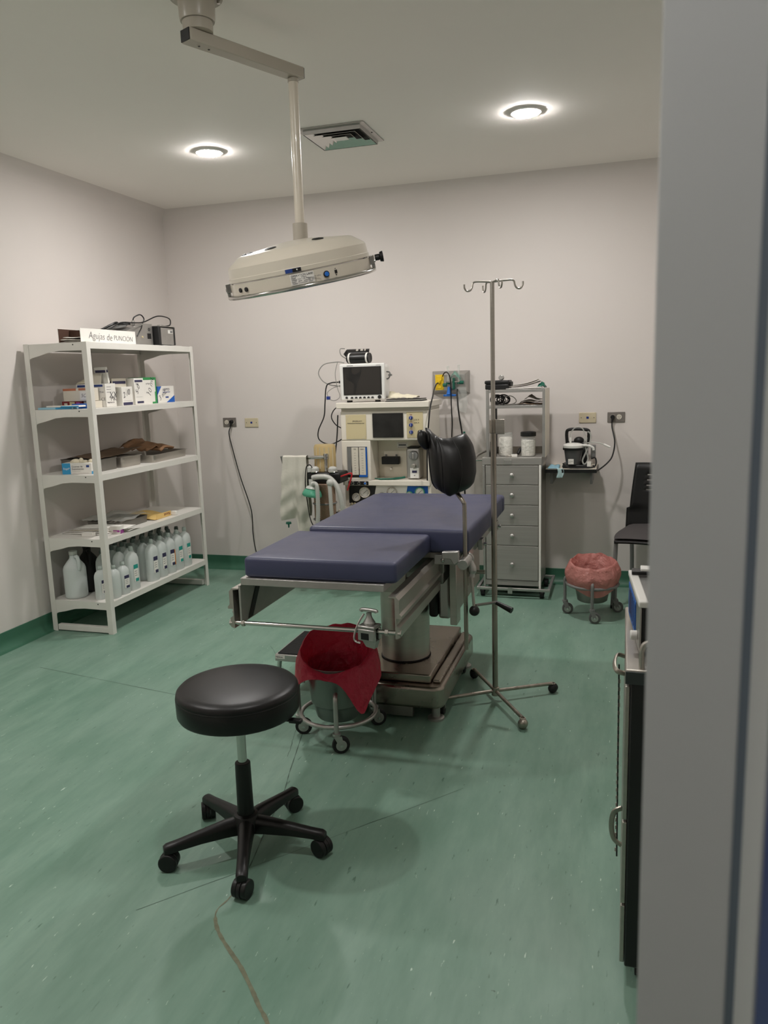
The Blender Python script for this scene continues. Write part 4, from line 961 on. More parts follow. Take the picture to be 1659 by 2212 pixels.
for u, w_ in ((0.33, 0.02), (0.72, 0.05)):
    MB().tube([saddle(u+w_*math.sin(math.pi*v/20), v/20)+Vector((0, -0.0008, 0)) for v in range(1, 20)], 0.0016, 6).build('seam', 'black_satin', pd)
MB().tube([saddle(0.012, v/20)+Vector((-0.001, 0.004, 0)) for v in range(1, 21)], 0.004, 8).build('edge_piping', 'black_satin', pd)
def px3(cx_, cy_, dy): return Vector((gx+(cx_-879)*PU, gy+dy, 1.009+(1198-cy_)*PU*1.02))
MB().tube(spl([px3(325, 345, 0.03), px3(305, 385, 0.025), px3(308, 440, 0.02), px3(335, 510, 0.02), px3(370, 570, 0.025)], 4), [0.010, 0.014, 0.0165, 0.018, 0.019, 0.0195, 0.020, 0.020, 0.020, 0.0195, 0.019, 0.018, 0.017, 0.0155, 0.014, 0.012, 0.008], 14).build('flank_roll', 'black_leather', t, smooth=70)
B(pc.x-0.02, pc.x+0.03, pc.y+0.028, pc.y+0.036, pc.z-0.10, pc.z+0.02).build('back_bracket', 'steel_worn', t, bevel=0.003)

# ================================================================ IV STAND
ix, iy = -0.543, 3.424
t = thing('iv_stand', 'steel IV drip stand with four hooks beside the operating table', 'IV stand', (ix, iy, 0))
MB().cyl((ix, iy, 0.035), (ix, iy, 1.27), 0.0125, n=18).build('outer_tube', 'steel_worn', t)
MB().cyl((ix, iy, 1.2705), (ix, iy, 1.875), 0.0095, n=16).build('inner_tube', 'steel', t)
c_ = MB().cyl((ix, iy, 1.235), (ix, iy, 1.295), 0.0165, n=18).build('height_clamp', 'steel_worn', t, bevel=0.002)
B(ix+0.012, ix+0.052, iy-0.018, iy-0.014, 1.232, 1.296).build('clamp_plate', 'steel', c_, bevel=0.006)
MB().cyl((ix, iy, 0.028), (ix, iy, 0.07), 0.018, n=16).build('hub', 'steel_worn', t, bevel=0.003)
for a, rr_ in ((-59, 0.30), (31.5, 0.285), (120, 0.285), (212, 0.27)):
    dx, dy = math.cos(rad(a)), math.sin(rad(a))
    l_ = MB().cyl((ix+dx*0.012, iy+dy*0.012, 0.05), (ix+dx*rr_, iy+dy*rr_, 0.047), 0.0085, n=12).build('leg', 'steel_worn', t)
    cx, cy = ix+dx*(rr_+0.004), iy+dy*(rr_+0.004)
    k_ = MB().sphere((cx, cy, 0.0215), 0.0215, 16, 10, (1, 1, 1)).build('caster', 'black_rubber' if a > 0 else 'steel_worn', t)
    MB().sphere((cx+0.006*dx, cy+0.006*dy, 0.027), 0.0205, 16, 10).build('caster_hood', 'steel_worn' if a < 0 else 'black_satin', k_)
    MB().torus((cx, cy, 0.047), 0.011, 0.003, 16, 6).build('caster_collar', 'steel_worn', k_)
for a, L_ in ((4, 0.125), (184, 0.115), (-58, 0.10), (122, 0.10)):
    dx, dy = math.cos(rad(a)), math.sin(rad(a))
    pts = [(0.0, 0.0), (0.04, 0.003), (L_-0.045, 0.004), (L_-0.034, -0.002), (L_-0.03, -0.018), (L_-0.022, -0.03), (L_-0.008, -0.032), (L_+0.002, -0.02), (L_+0.003, -0.004)]
    MB().tube(spl([(ix+dx*s, iy+dy*s, 1.872+q) for s, q in pts], 5), 0.0038, 8).build('hook', 'steel', t)

# ================================================================ FOOT STOOL
t = thing('step_stool', 'low steel step stool with black rubber tread under the table', 'step stool', (-1.39, 3.41, 0))
B(-1.556, -1.215, 3.235, 3.585, 0.185, 0.218).build('tread_frame', 'alu', t, bevel=0.003)
B(-1.545, -1.226, 3.246, 3.574, 0.2185, 0.2225).build('rubber_tread', 'black_rubber', t, bevel=0.001)
for k in range(20): B(-1.543, -1.228, 3.25+k*0.016, 3.2565+k*0.016, 0.2227, 0.2237).build('tread_rib', 'black_rubber', t)
tx = B(-1.553, -1.505, 3.2342, 3.2348, 0.198, 0.214).build('maker_plate', 'paper', t)
text('MEDICAL', 0.0085, (-1.551, 3.2338, 0.203), (1, 0, 0), (0, 0, 1), 'ink', t)
for x, sx in ((-1.54, -1), (-1.235, 1)):
    for y in (3.255, 3.565):
        l_ = MB().tube(spl([(x, y, 0.184), (x+sx*0.006, y, 0.15), (x+sx*0.018, y, 0.012)]), 0.0105, 10).build('leg', 'chrome', t)
        CY((x+sx*0.018, y, 0.0), (x+sx*0.018, y, 0.016), 0.013, n=12).build('rubber_tip', 'black_rubber', l_)

# ================================================================ KICK BUCKETS
def kick(label, cx, cy, angs, R_, ringz, pail, bagm, bagf, cast_r=0.036, steelm='alu', pailm='enamel', wheel='black_rubber', face=201):
    t = thing('kick_bucket', label, 'bucket', (cx, cy, 0))
    RR = R_-0.02
    MB().torus((cx, cy, ringz), RR, 0.0095, 48, 10).build('ring', steelm, t)
    for a in angs:
        dx, dy = math.cos(rad(a)), math.sin(rad(a)); nx, ny = -dy, dx
        def q(r, zz, s=0): return (cx+dx*r+nx*s, cy+dy*r+ny*s, zz)
        l_ = MB().tube(spl([q(RR+0.012, 0.085), q(RR+0.013, 0.14), q(RR+0.013, pail['leg']-0.02), q(RR+0.003, pail['leg']), q(RR-0.018, pail['leg']+0.004)], 5), 0.0095, 12).build('leg', steelm, t)
        MB().cyl(q(RR+0.012, 0.078), q(RR+0.012, 0.0875), 0.017, n=18).build('swivel', steelm, l_)
        sw = rad(face+14*math.sin(a)); wx, wy = math.cos(sw), math.sin(sw); vx_, vy_ = -wy, wx
        c = Vector(q(RR+0.012, cast_r)) - Vector((wx*0.016, wy*0.016, 0))
        wl = MB().cyl(c-Vector((vx_, vy_, 0))*0.010, c+Vector((vx_, vy_, 0))*0.010, cast_r, n=28).build('wheel', wheel, t, bevel=0.004)
        for sgn in (-1, 1):
            h0 = c+Vector((vx_, vy_, 0))*0.0102*sgn
            CY(h0, h0+Vector((vx_, vy_, 0))*0.003*sgn, cast_r*0.62, n=20).build('hub_cap', 'alu', wl, bevel=0.001)
            CY(h0+Vector((vx_, vy_, 0))*0.0032*sgn, h0+Vector((vx_, vy_, 0))*0.0075*sgn, 0.006, n=8).build('axle_nut', 'chrome', wl)
            top = Vector(q(RR+0.012, 0.0775)); o = Vector((vx_, vy_, 0))*0.0145*sgn; fw_ = Vector((wx, wy, 0))
            MB().hexa([c+o-fw_*0.010, c+o+fw_*0.010, c+o*1.12+fw_*0.010, c+o*1.12-fw_*0.010], [Vector((top.x, top.y, 0.0775))+o-fw_*0.018, Vector((top.x, top.y, 0.0775))+o+fw_*0.014, Vector((top.x, top.y, 0.0775))+o*1.12+fw_*0.014, Vector((top.x, top.y, 0.0775))+o*1.12-fw_*0.018]).build('fork', steelm, wl)
    pr = pail['prof']
    MB().lathe(pr+[(pr[-1][0]-0.003, pr[-1][1])]+[(r-0.003, zz) for r, zz in pr[::-1][1:]], (cx, cy, 0), 40).build('pail', pailm, t, smooth=50)
    bg = MB().grid(lambda u, v: bagf(u, v, cx, cy), 72, 26, closed_u=True).build('bin_liner', bagm, t, smooth=70)
    return t
def red_bag(u, v, cx, cy):
    a = 2*math.pi*u; wob = math.sin(5*a+0.6)*0.5+math.sin(9*a+2.0)*0.3+math.sin(17*a)*0.2
    top = 0.385+0.055*math.sin(a-0.2)*1+0.008*wob          # rim higher at the back
    top -= 0.028*math.exp(-((((a-4.85+math.pi) % (2*math.pi))-math.pi)/0.25)**2)
    R0 = 0.142
    def hem():
        dlt = lambda c, w_: math.exp(-((((a-c+math.pi) % (2*math.pi))-math.pi)/w_)**2)
        # hangs low at left (about pi+0.25) and at the front right (about 5.35)
        return 0.315-0.135*dlt(3.55, 0.50)-0.15*dlt(5.62, 0.36)-0.05*dlt(6.15, 0.4)-0.03*dlt(1.5, 0.8)
    if v < 0.35:
        f = v/0.35
        if f < 0.2: r = 0.002+0.09*f/0.2; zz = 0.14
        elif f < 0.75: r = 0.092+0.024*(f-0.2)/0.55; zz = 0.14+0.185*(f-0.2)/0.55
        else: r = 0.116+(R0-0.116)*((f-0.75)/0.25)**0.8; zz = 0.325+(top-0.325)*(f-0.75)/0.25; r += 0.006*wob*(f-0.75)/0.25
    else:
        f = (v-0.35)/0.65; r = R0+0.024*math.sin(min(1, f*3)*math.pi/2)+0.006*wob*(0.4+f)+0.018*f
        zz = top+0.006*math.sin(min(1, f*6)*math.pi)-(top-hem())*max(0, f-0.06)/0.94
        if f < 0.06: zz = top+0.004
    return (cx+r*math.cos(a), cy+r*math.sin(a), zz)
kick('steel kick bucket on casters with a bright red bin liner', -1.131, 2.935, (-170, -73, 45), 0.178, 0.105,
     {'leg': 0.235, 'prof': [(0.085, 0.092), (0.092, 0.10), (0.103, 0.15), (0.105, 0.158), (0.112, 0.162), (0.126, 0.33)]}, 'red_bag', red_bag)
def pink_bag(u, v, cx, cy):
    a = 2*math.pi*u; wob = math.sin(6*a+0.3)*0.5+math.sin(11*a+1.0)*0.35+math.sin(19*a+2)*0.15
    top = 0.345+0.02*math.sin(a)+0.006*wob
    dlt = lambda c, w_: math.exp(-((((a-c+math.pi) % (2*math.pi))-math.pi)/w_)**2)
    hem_ = 0.20-0.05*dlt(4.9, 0.7)
    if v < 0.3:
        f = v/0.3
        if f < 0.2: r = 0.002+0.08*f/0.2; zz = 0.14
        elif f < 0.75: r = 0.082+0.026*(f-0.2)/0.55; zz = 0.14+0.155*(f-0.2)/0.55
        else: r = 0.108+0.019*(f-0.75)/0.25; zz = 0.295+(top-0.295)*(f-0.75)/0.25; r += 0.006*wob*(f-0.75)/0.25
    else:
        f = (v-0.3)/0.7; r = 0.127+0.034*math.sin(min(1, f*2.2)*math.pi/2)+0.008*wob*(0.5+math.sin(math.pi*f))-0.035*max(0, f-0.55)
        zz = top+0.01*math.sin(min(1, f*5)*math.pi)-(top-hem_)*f
    return (cx+r*math.cos(a), cy+r*math.sin(a), zz)
kick('steel kick bucket on casters with a crinkled pink bin liner near the chair', -0.165, 4.83, (176, -88, 35), 0.172, 0.205,
     {'leg': 0.235, 'prof': [(0.082, 0.098), (0.09, 0.104), (0.105, 0.19), (0.112, 0.22), (0.118, 0.30)]}, 'pink_bag', pink_bag, 0.034, 'grey_paint', 'steel_dull', 'caster_grey', 183)

# ================================================================ ROUND STOOL
sx_, sy_ = -1.143, 2.096
t = thing('round_stool', 'black round swivel stool on a five star caster base', 'stool', (sx_, sy_, 0))
MB().lathe([(1e-5, 0.4725), (0.172, 0.4725), (0.186, 0.475), (0.1905, 0.483), (0.1915, 0.532), (0.1892, 0.5375), (0.1905, 0.543), (0.1885, 0.552), (0.181, 0.5595), (0.16, 0.565), (0.11, 0.569), (0.05, 0.571), (1e-5, 0.571)], (sx_, sy_, 0), 64, cap=False).build('seat', 'black_leather', t, smooth=50)
MB().torus((sx_, sy_, 0.5375), 0.1895, 0.0022, 64, 6).build('piping', 'black_satin', t)
B(sx_-0.07, sx_+0.07, sy_-0.07, sy_+0.07, 0.458, 0.4718).build('seat_plate', 'black_plastic', t, bevel=0.004)
lv = MB().tube(spl([(sx_+0.05, sy_-0.02, 0.463), (sx_+0.14, sy_-0.01, 0.462), (sx_+0.19, sy_+0.0, 0.458)]), 0.005, 8).build('height_lever', 'black_plastic', t)
B(sx_+0.172, sx_+0.212, sy_-0.01, sy_+0.012, 0.452, 0.464).build('lever_paddle', 'black_plastic', lv, bevel=0.003)
MB().cyl((sx_, sy_, 0.28), (sx_, sy_, 0.458), 0.0145, n=24).build('gas_piston', 'chrome', t)
MB().cyl((sx_, sy_, 0.10), (sx_, sy_, 0.300), 0.0265, 0.0245, n=28).build('column_sleeve', 'black_plastic', t, bevel=0.003)
MB().lathe([(1e-5, 0.062), (0.03, 0.062), (0.046, 0.075), (0.046, 0.105), (0.038, 0.122), (0.028, 0.126)], (sx_, sy_, 0), 32, cap=False).build('hub', 'black_satin', t)
for a in (-139, -67, 5, 77, 149):
    dx, dy = math.cos(rad(a)), math.sin(rad(a)); nx, ny = -dy, dx
    def ar(r, hw, z0, z1, k=6):
        out = []
        for i in range(k*2+1):
            g = math.pi*i/(2*k); out.append(Vector((sx_+dx*r+nx*hw*math.cos(g), sy_+dy*r+ny*hw*math.cos(g), z0+(z1-z0)*(0.55+0.45*math.sin(g)))))
        out += [Vector((sx_+dx*r-nx*hw, sy_+dy*r-ny*hw, z0)), Vector((sx_+dx*r+nx*hw, sy_+dy*r+ny*hw, z0))]
        return out
    secs = [ar(0.03, 0.026, 0.066, 0.118), ar(0.07, 0.023, 0.067, 0.115), ar(0.15, 0.019, 0.066, 0.102), ar(0.22, 0.0175, 0.062, 0.090), ar(0.255, 0.0175, 0.058, 0.086), ar(0.264, 0.014, 0.058, 0.080)]
    n = len(secs[0]); m = MB().add([p for s in secs for p in s], [(j*n+i, j*n+(i+1) % n, (j+1)*n+(i+1) % n, (j+1)*n+i) for j in range(len(secs)-1) for i in range(n)]+[tuple(range(n-1, -1, -1)), tuple(range((len(secs)-1)*n, len(secs)*n))])
    m.build('spoke', 'black_satin', t, smooth=50)
    ca = rad(a+62); wx, wy = math.cos(ca), math.sin(ca)
    c = Vector((sx_+dx*0.25, sy_+dy*0.25, 0.029))
    cs = MB().cyl(c+Vector((0, 0, 0.0)), c+Vector((0, 0, 0.036)), 0.0075, n=12)
    cs = cs.build('caster_stem', 'dark_metal', t)
    ho = MB()
    for i in range(9): pass
    ho.cyl(c-Vector((wx, wy, 0))*0.006, c+Vector((wx, wy, 0))*0.006, 0.0300, n=24)
    ho.build('caster_hood', 'black_plastic', cs, bevel=0.002)
    for sgn in (-1, 1):
        MB().cyl(c+Vector((wx, wy, 0))*0.0065*sgn, c+Vector((wx, wy, 0))*0.0235*sgn, 0.029, n=28).build('wheel', 'black_plastic', cs, bevel=0.003)
# ================================================================ ANAESTHESIA MACHINE
t = thing('anaesthesia_machine', 'cream anaesthesia machine with gauges and flowmeters against the back wall', 'medical machine', (-1.55, 5.25, 0))
ax0, ax1, ay, ayb = -1.858, -1.240, 5.10, 5.44
B(-1.878, -1.228, 5.075, 5.46, 1.283, 1.322).build('top_shelf', 'machine_white', t, bevel=0.004)
B(ax0, ax1, ay+0.02, ayb, 1.262, 1.2825).build('top_lip', 'machine_white', t, bevel=0.002)
B(ax0, ax1, ay, ayb, 1.064, 1.2615).build('upper_case', 'machine_white', t, bevel=0.006)
B(ax0, -1.650, ay, ayb, 0.79, 1.0635).build('flow_case', 'machine_white', t, bevel=0.004)
B(-1.6495, ax1, ay+0.18, ayb, 0.79, 1.0635).build('recess_back', 'cream', t, bevel=0.002)
B(-1.256, ax1, ay, ay+0.1795, 0.79, 1.0635).build('recess_side', 'machine_white', t, bevel=0.002)
B(ax0, ax1, ay, ayb, 0.755, 0.7895).build('middle_shelf', 'machine_white', t, bevel=0.003)
B(ax0, ax1, ay+0.04, ayb, 0.60, 0.7545).build('gauge_case', 'machine_white', t, bevel=0.003)
B(ax0-0.01, ax1+0.01, ay-0.10, ayb, 0.56, 0.5995).build('worktop', 'machine_white', t, bevel=0.006)
lower = B(ax0+0.01, ax1-0.01, ay+0.03, ayb, 0.10, 0.5595).build('lower_cabinet', 'machine_white', t, bevel=0.004)
for k in range(3):
    dr = B(ax0+0.03, ax1-0.03, ay+0.018, ay+0.0295, 0.12+0.145*k, 0.255+0.145*k).build('drawer', 'machine_white', lower, bevel=0.003)
for x in (ax0+0.05, ax1-0.05):
    for y in (ay+0.06, ayb-0.05):
        CY((x-0.014, y, 0.045), (x+0.014, y, 0.045), 0.045, n=20).build('caster', 'black_rubber', t); B(x-0.02, x+0.02, y-0.02, y+0.02, 0.046, 0.0995).build('caster_fork', 'grey_paint', t)
# fronts
q = B(-1.819, -1.674, ay-0.003, ay-0.0003, 1.074, 1.240).build('name_panel', 'cream_panel', t, bevel=0.001)
text('JINLING-01C', 0.0125, (-1.735, ay-0.0036, 1.192), (1, 0, 0), (0, 0, 1), 'ink', q, align='CENTER')
text('Multifunctional Anesthesia Unit', 0.0095, (-1.747, ay-0.0036, 1.179), (1, 0, 0), (0, 0, 1), 'ink', q, align='CENTER')
for (cx, cz, s) in ((-1.819, 1.240, 1), (-1.674, 1.074, -1)):
    p = [(cx+0.004*s, cz-0.020*s), (cx+0.004*s, cz-0.030*s), (cx+0.030*s, cz-0.004*s), (cx+0.020*s, cz-0.004*s)]
    MB().prism(p, 0, 0.0006, M=Matrix(((1, 0, 0, 0), (0, 0, -1, ay-0.0031), (0, 1, 0, 0), (0, 0, 0, 1)))).build('panel_stripe', 'beige_plate', q, smooth=0)
B(-1.627, -1.412, ay-0.006, ay-0.0003, 1.083, 1.247).build('ventilator_screen', 'screen_dark', t, bevel=0.001)
q = B(-1.388, -1.276, ay-0.003, ay-0.0003, 1.080, 1.252).build('knob_panel', 'cream_panel', t, bevel=0.004)
for z in (1.214, 1.166, 1.118):
    k_ = CY((-1.357, ay-0.0032, z), (-1.357, ay-0.02, z), 0.0135, 0.0115, n=24).build('blue_knob', 'blue_knob', q, bevel=0.002)
    B(-1.358, -1.356, ay-0.0205, ay-0.0201, z-0.009, z+0.009).build('pointer', 'white_plastic', k_)
    text('Tidal', 0.009, (-1.367, ay-0.0034, z+0.018), (1, 0, 0), (0, 0, 1), 'maroon', q)
for z in (1.196, 1.176): text('CAL R', 0.012, (-1.335, ay-0.0034, z), (1, 0, 0), (0, 0, 1), 'ink', q)
CY((-1.298, ay-0.0005, 1.118), (-1.298, ay-0.014, 1.118), 0.014, n=20).build('gas_outlet', 'dark_metal', t, bevel=0.002)
# flowmeter window
q = B(-1.819, -1.674, ay-0.002, ay-0.0003, 0.811, 1.022).build('flow_window', 'dark_metal', t, bevel=0.001)
for x0, x1, m_ in ((-1.817, -1.789, 'grey_paint'), (-1.785, -1.737, 'offwhite'), (-1.731, -1.685, 'offwhite')):
    p = B(x0, x1, ay-0.006, ay-0.0022, 0.828, 1.018).build('flow_scale', m_, q, bevel=0.001)
    if m_ == 'offwhite':
        for k in range(9): B((x0+x1)/2-0.006, (x0+x1)/2+0.006, ay-0.0066, ay-0.0062, 0.842+0.017*k, 0.8435+0.017*k).build('tick', 'pencil', p)
        text('O2' if x1 < -1.7 else 'N2O', 0.012, ((x0+x1)/2, ay-0.0068, 1.002), (1, 0, 0), (0, 0, 1), 'pencil', p, align='CENTER')
for x in (-1.787, -1.7345): B(x-0.0018, x+0.0018, ay-0.0075, ay-0.0022, 0.828, 1.018).build('flow_tube', 'chrome', q)
B(-1.684, -1.675, ay-0.0065, ay-0.0022, 0.818, 1.018).build('blue_edge', 'royal', q)
B(-1.735, -1.676, ay-0.0068, ay-0.0022, 0.814, 0.8275).build('blue_edge', 'royal', q)
# recess fittings
rb = ay+0.18
b_ = B(-1.615, -1.49, rb-0.045, rb-0.0005, 0.885, 0.938).build('black_block', 'black_plastic', t, bevel=0.003)
for x in (-1.59, -1.515): B(x-0.005, x+0.005, rb-0.02, rb-0.008, 0.9385, 0.952).build('clip', 'grey_paint', b_)
s_ = B(-1.512, -1.432, rb-0.0015, rb-0.0003, 0.996, 1.034).build('warning_sticker', 'paper', t); B(-1.50, -1.446, rb-0.0022, rb-0.0016, 1.012, 1.020).build('sticker_print', 'ink', s_)
B(-1.506, -1.438, rb-0.0022, rb-0.0016, 1.000, 1.002).box(-1.506, -1.438, rb-0.0022, rb-0.0016, 1.028, 1.030).build('sticker_frame', 'maroon', s_)
CY((-1.555, rb-0.0005, 0.855), (-1.555, rb-0.02, 0.85), 0.007, n=12).build('nipple', 'chrome', t)
v_ = B(-1.418, -1.322, rb-0.115, rb-0.0006, 0.791, 1.005).build('vaporizer', 'alu', t, bevel=0.016, seg=4)
B(-1.412, -1.328, rb-0.11, rb-0.005, 1.0055, 1.012).build('vaporizer_lid', 'black_plastic', v_, bevel=0.004)
CY((-1.362, rb-0.1155, 0.955), (-1.362, rb-0.135, 0.955), 0.034, 0.030, n=32).build('vaporizer_dial', 'grey_paint', v_, bevel=0.003)
B(-1.368, -1.356, rb-0.145, rb-0.1355, 0.935, 0.975).build('dial_grip', 'alu', v_, bevel=0.003)
CY((-1.362, rb-0.1155, 0.885), (-1.362, rb-0.14, 0.885), 0.014, n=18).build('filler_cap', 'steel', v_, bevel=0.002)
p_ = B(-1.39, -1.33, rb-0.119, rb-0.1155, 0.800, 0.868).build('vaporizer_label', 'white_plastic', v_, bevel=0.001); B(-1.376, -1.342, rb-0.1205, rb-0.1192, 0.836, 0.852).build('level_window', 'navy_print', p_)
text('off', 0.010, (-1.365, rb-0.1197, 0.815), (1, 0, 0), (0, 0, 1), 'ink', p_)
MB().tube(spl([(-1.64, ay+0.05, 0.7975), (-1.60, ay+0.03, 0.796), (-1.52, ay+0.035, 0.797), (-1.46, ay+0.05, 0.801), (-1.425, ay+0.06, 0.806)]), [0.004]*6+[0.006]*8+[0.0075]*11, 10).build('green_tube', 'green_knob', t)
# valve bar and gauges
q = B(-1.817, -1.672, ay-0.006, ay-0.0003, 0.757, 0.785).build('valve_bar', 'black_plastic', t, bevel=0.002)
for x, m_ in ((-1.782, 'chrome'), (-1.737, 'chrome'), (-1.692, 'blue_plastic')):
    k_ = CY((x, ay-0.0062, 0.771), (x, ay-0.016, 0.771), 0.0125, 0.011, n=20).build('valve_knob', 'chrome', q, bevel=0.001); CY((x, ay-0.0162, 0.771), (x, ay-0.018, 0.771), 0.0075, n=16).build('knob_cap', m_ if m_ != 'chrome' else 'dark_metal', k_)
gy_ = ay+0.04
def sl(pts, m_, nm):
    return MB().prism(pts, 0, 0.002, M=Matrix(((1, 0, 0, 0), (0, 0, -1, gy_-0.0004), (0, 1, 0, 0), (0, 0, 0, 1)))).build(nm, m_, t, smooth=0)
sl([(-1.83, 0.625), (-1.655, 0.625), (-1.63, 0.748), (-1.83, 0.748)], 'dark_metal', 'gauge_panel')
sl([(-1.654, 0.625), (-1.43, 0.625), (-1.405, 0.748), (-1.629, 0.748)], 'white_plastic', 'gauge_panel')
sl([(-1.429, 0.625), (-1.262, 0.625), (-1.262, 0.748), (-1.404, 0.748)], 'royal', 'gauge_panel')
for x, z, r_, rim in ((-1.775, 0.668, 0.029, 'offwhite'), (-1.712, 0.702, 0.038, 'offwhite'), (-1.588, 0.682, 0.022, 'chrome'), (-1.515, 0.705, 0.036, 'chrome'), (-1.392, 0.690, 0.024, 'mask_green'), (-1.318, 0.708, 0.034, 'mask_green')):
    g = MB().lathe([(r_, 0.0), (r_, 0.014), (r_*0.9, 0.017), (r_*0.84, 0.0145)], n=32, M=Matrix.Translation((x, gy_-0.0026, z)) @ Matrix.Rotation(rad(90), 4, 'X'), cap=False).build('gauge_rim', rim, t)
    CY((x, gy_-0.0026, z), (x, gy_-0.012, z), r_*0.86, n=32).build('gauge_face', 'paper', g)
    n_ = Matrix.Translation((x, gy_-0.0125, z)) @ Matrix.Rotation(rad(50), 4, 'Y')
    B(-0.0012, 0.0012, -0.0006, 0.0, -r_*0.35, r_*0.7, M=n_).build('needle', 'ink', g)
    for k in range(9):
        a = rad(-45+33.75*k); B(-0.0006, 0.0006, -0.0005, 0.0, r_*0.66, r_*0.80, M=Matrix.Translation((x, gy_-0.0125, z)) @ Matrix.Rotation(a-rad(90), 4, 'Y')).build('gauge_tick', 'ink', g)
m = MB()
for k in range(9): m.cyl((-1.80+0.021*k, gy_-0.035, 0.609), (-1.80+0.021*k, gy_-0.035, 0.625), 0.006, n=8)
for k in range(9): CY((-1.80+0.021*k, gy_-0.035, 0.6185), (-1.80+0.021*k, gy_-0.035, 0.632), 0.0045, n=8).build('brass_nozzle', 'cream_panel', t)
B(-1.815, -1.615, gy_-0.045, gy_-0.025, 0.600, 0.618).build('nozzle_block', 'chrome', t, bevel=0.002)

# absorber tower: bellows housing, canister, hoses, mask
t2 = thing('breathing_absorber', 'black absorber tower with amber bellows dome and soda lime canister beside the anaesthesia machine', 'medical device', (-1.93, 4.98, 0))
cx, cy = -1.945, 4.985
MB().cyl((cx, cy+0.05, 0.46), (cx, cy+0.05, 0.79), 0.03, n=20).build('stand_post', 'black_plastic', t2)
B(cx-0.02, -1.8585, cy+0.13, cy+0.16, 0.47, 0.56).box(cx-0.02, cx+0.02, cy+0.0505, cy+0.13, 0.47, 0.56).build('machine_bracket', 'black_plastic', t2, bevel=0.004)
B(cx-0.105, cx+0.135, cy-0.075, cy+0.10, 0.79, 0.865).build('head_block', 'black_plastic', t2, bevel=0.012)
b_ = MB().lathe([(0.074, 0.866), (0.077, 0.88), (0.077, 1.03), (0.068, 1.048), (1e-5, 1.05)], (cx-0.005, cy+0.03, 0), 36, sx=1.0, sy=0.7).build('bellows_dome', 'amber', t2, smooth=30)
for k in range(6):
    a = rad(-150+24*k); xx, yy = cx-0.005+0.0775*math.cos(a), cy+0.03+0.0775*0.7*math.sin(a)
    CY((xx, yy, 0.885), (xx, yy, 1.03), 0.0028, n=6).build('dome_rib', 'beige_plate', b_)
c_ = MB().lathe([(0.07, 0.55), (0.074, 0.56), (0.074, 0.645), (0.079, 0.650), (0.079, 0.66), (0.074, 0.664), (0.074, 0.785), (0.07, 0.789)], (cx+0.005, cy-0.035, 0), 36).build('lime_canister', 'granules', t2, smooth=30)
for z in (0.545, 0.655): MB().torus((cx+0.005, cy-0.035, z), 0.078, 0.006, 36, 8).build('canister_band', 'grey_paint', c_)
MB().lathe([(0.066, 0.43), (0.07, 0.44), (0.07, 0.538)], (cx+0.005, cy-0.035, 0), 32).build('canister_base', 'black_plastic', t2)
for x in (cx-0.055, cx+0.075):
    d_ = MB().lathe([(0.03, 0.8655), (0.032, 0.872), (0.03, 0.893), (0.018, 0.904), (1e-5, 0.906)], (x, cy-0.045, 0), 24, cap=False).build('valve_dome', 'hose_clear', t2)
    MB().torus((x, cy-0.045, 0.869), 0.0325, 0.004, 24, 6).build('valve_ring', 'chrome', d_)
B(cx-0.10, cx-0.07, cy-0.07, cy-0.04, 0.8655, 0.905).build('relief_valve', 'white_plastic', t2, bevel=0.004)
arm_ = MB().tube([(cx+0.02, cy-0.02, 0.866), (cx+0.02, cy-0.02, 0.955)], 0.012, 14).build('arm_post', 'chrome', t2)
MB().tube([(cx+0.034, cy-0.02, 0.968), (cx-0.285, cy-0.045, 0.957)], 0.0125, 14).build('arm_bar', 'chrome', t2)
CY((cx+0.02, cy-0.02, 0.9505), (cx+0.02, cy-0.02, 0.99), 0.017, n=18).build('arm_joint', 'chrome', t2, bevel=0.003)
MB().cyl((cx-0.285, cy-0.045, 0.975), (cx-0.28, cy-0.045, 0.925), 0.018, 0.012, n=18).cyl((cx-0.28, cy-0.045, 0.9245), (cx-0.278, cy-0.045, 0.86), 0.007, n=12).build('bag_mount', 'grey_paint', t2)
cbl = MB().tube(spl([(cx-0.06, cy-0.06, 0.888), (cx-0.075, cy-0.08, 0.92), (cx-0.10, cy-0.085, 0.90), (cx-0.112, cy-0.085, 0.80), (cx-0.105, cy-0.09, 0.70), (cx-0.08, cy-0.10, 0.55), (cx-0.06, cy-0.06, 0.48), (cx-0.03, cy+0.02, 0.44)]), 0.0035, 8).build('sensor_cable', 'cable_black', t2)
red = MB().tube(spl([(-1.812, 4.93, 0.838), (-1.77, 4.92, 0.852), (-1.735, 4.92, 0.862), (-1.728, 4.92, 0.85), (-1.745, 4.925, 0.80), (-1.77, 4.94, 0.745)], 5), 0.0055, 8).build('red_tube', 'red_hose', t2)

def ribbed(pts, r, mname, parent, nm='corrugated_hose', k=14):
    P = spl(pts, k); return MB().tube(P, [r*(1.0 if i % 2 else 0.86) for i in range(len(P))], 12).build(nm, mname, parent, smooth=70)
t3 = thing('breathing_circuit', 'clear corrugated breathing hoses with green face mask hung on the absorber', 'breathing circuit', (-1.9, 4.87, 0.6))
ribbed([(-1.985, 4.855, 0.838), (-1.94, 4.85, 0.846), (-1.87, 4.85, 0.842), (-1.82, 4.845, 0.80), (-1.79, 4.84, 0.74), (-1.775, 4.84, 0.66), (-1.77, 4.85, 0.56), (-1.76, 4.86, 0.47)], 0.0185, 'hose_clear', t3)
ribbed([(-1.858, 4.835, 0.81), (-1.852, 4.828, 0.74), (-1.85, 4.828, 0.65), (-1.85, 4.835, 0.55), (-1.855, 4.84, 0.45)], 0.0145, 'hose_clear', t3)
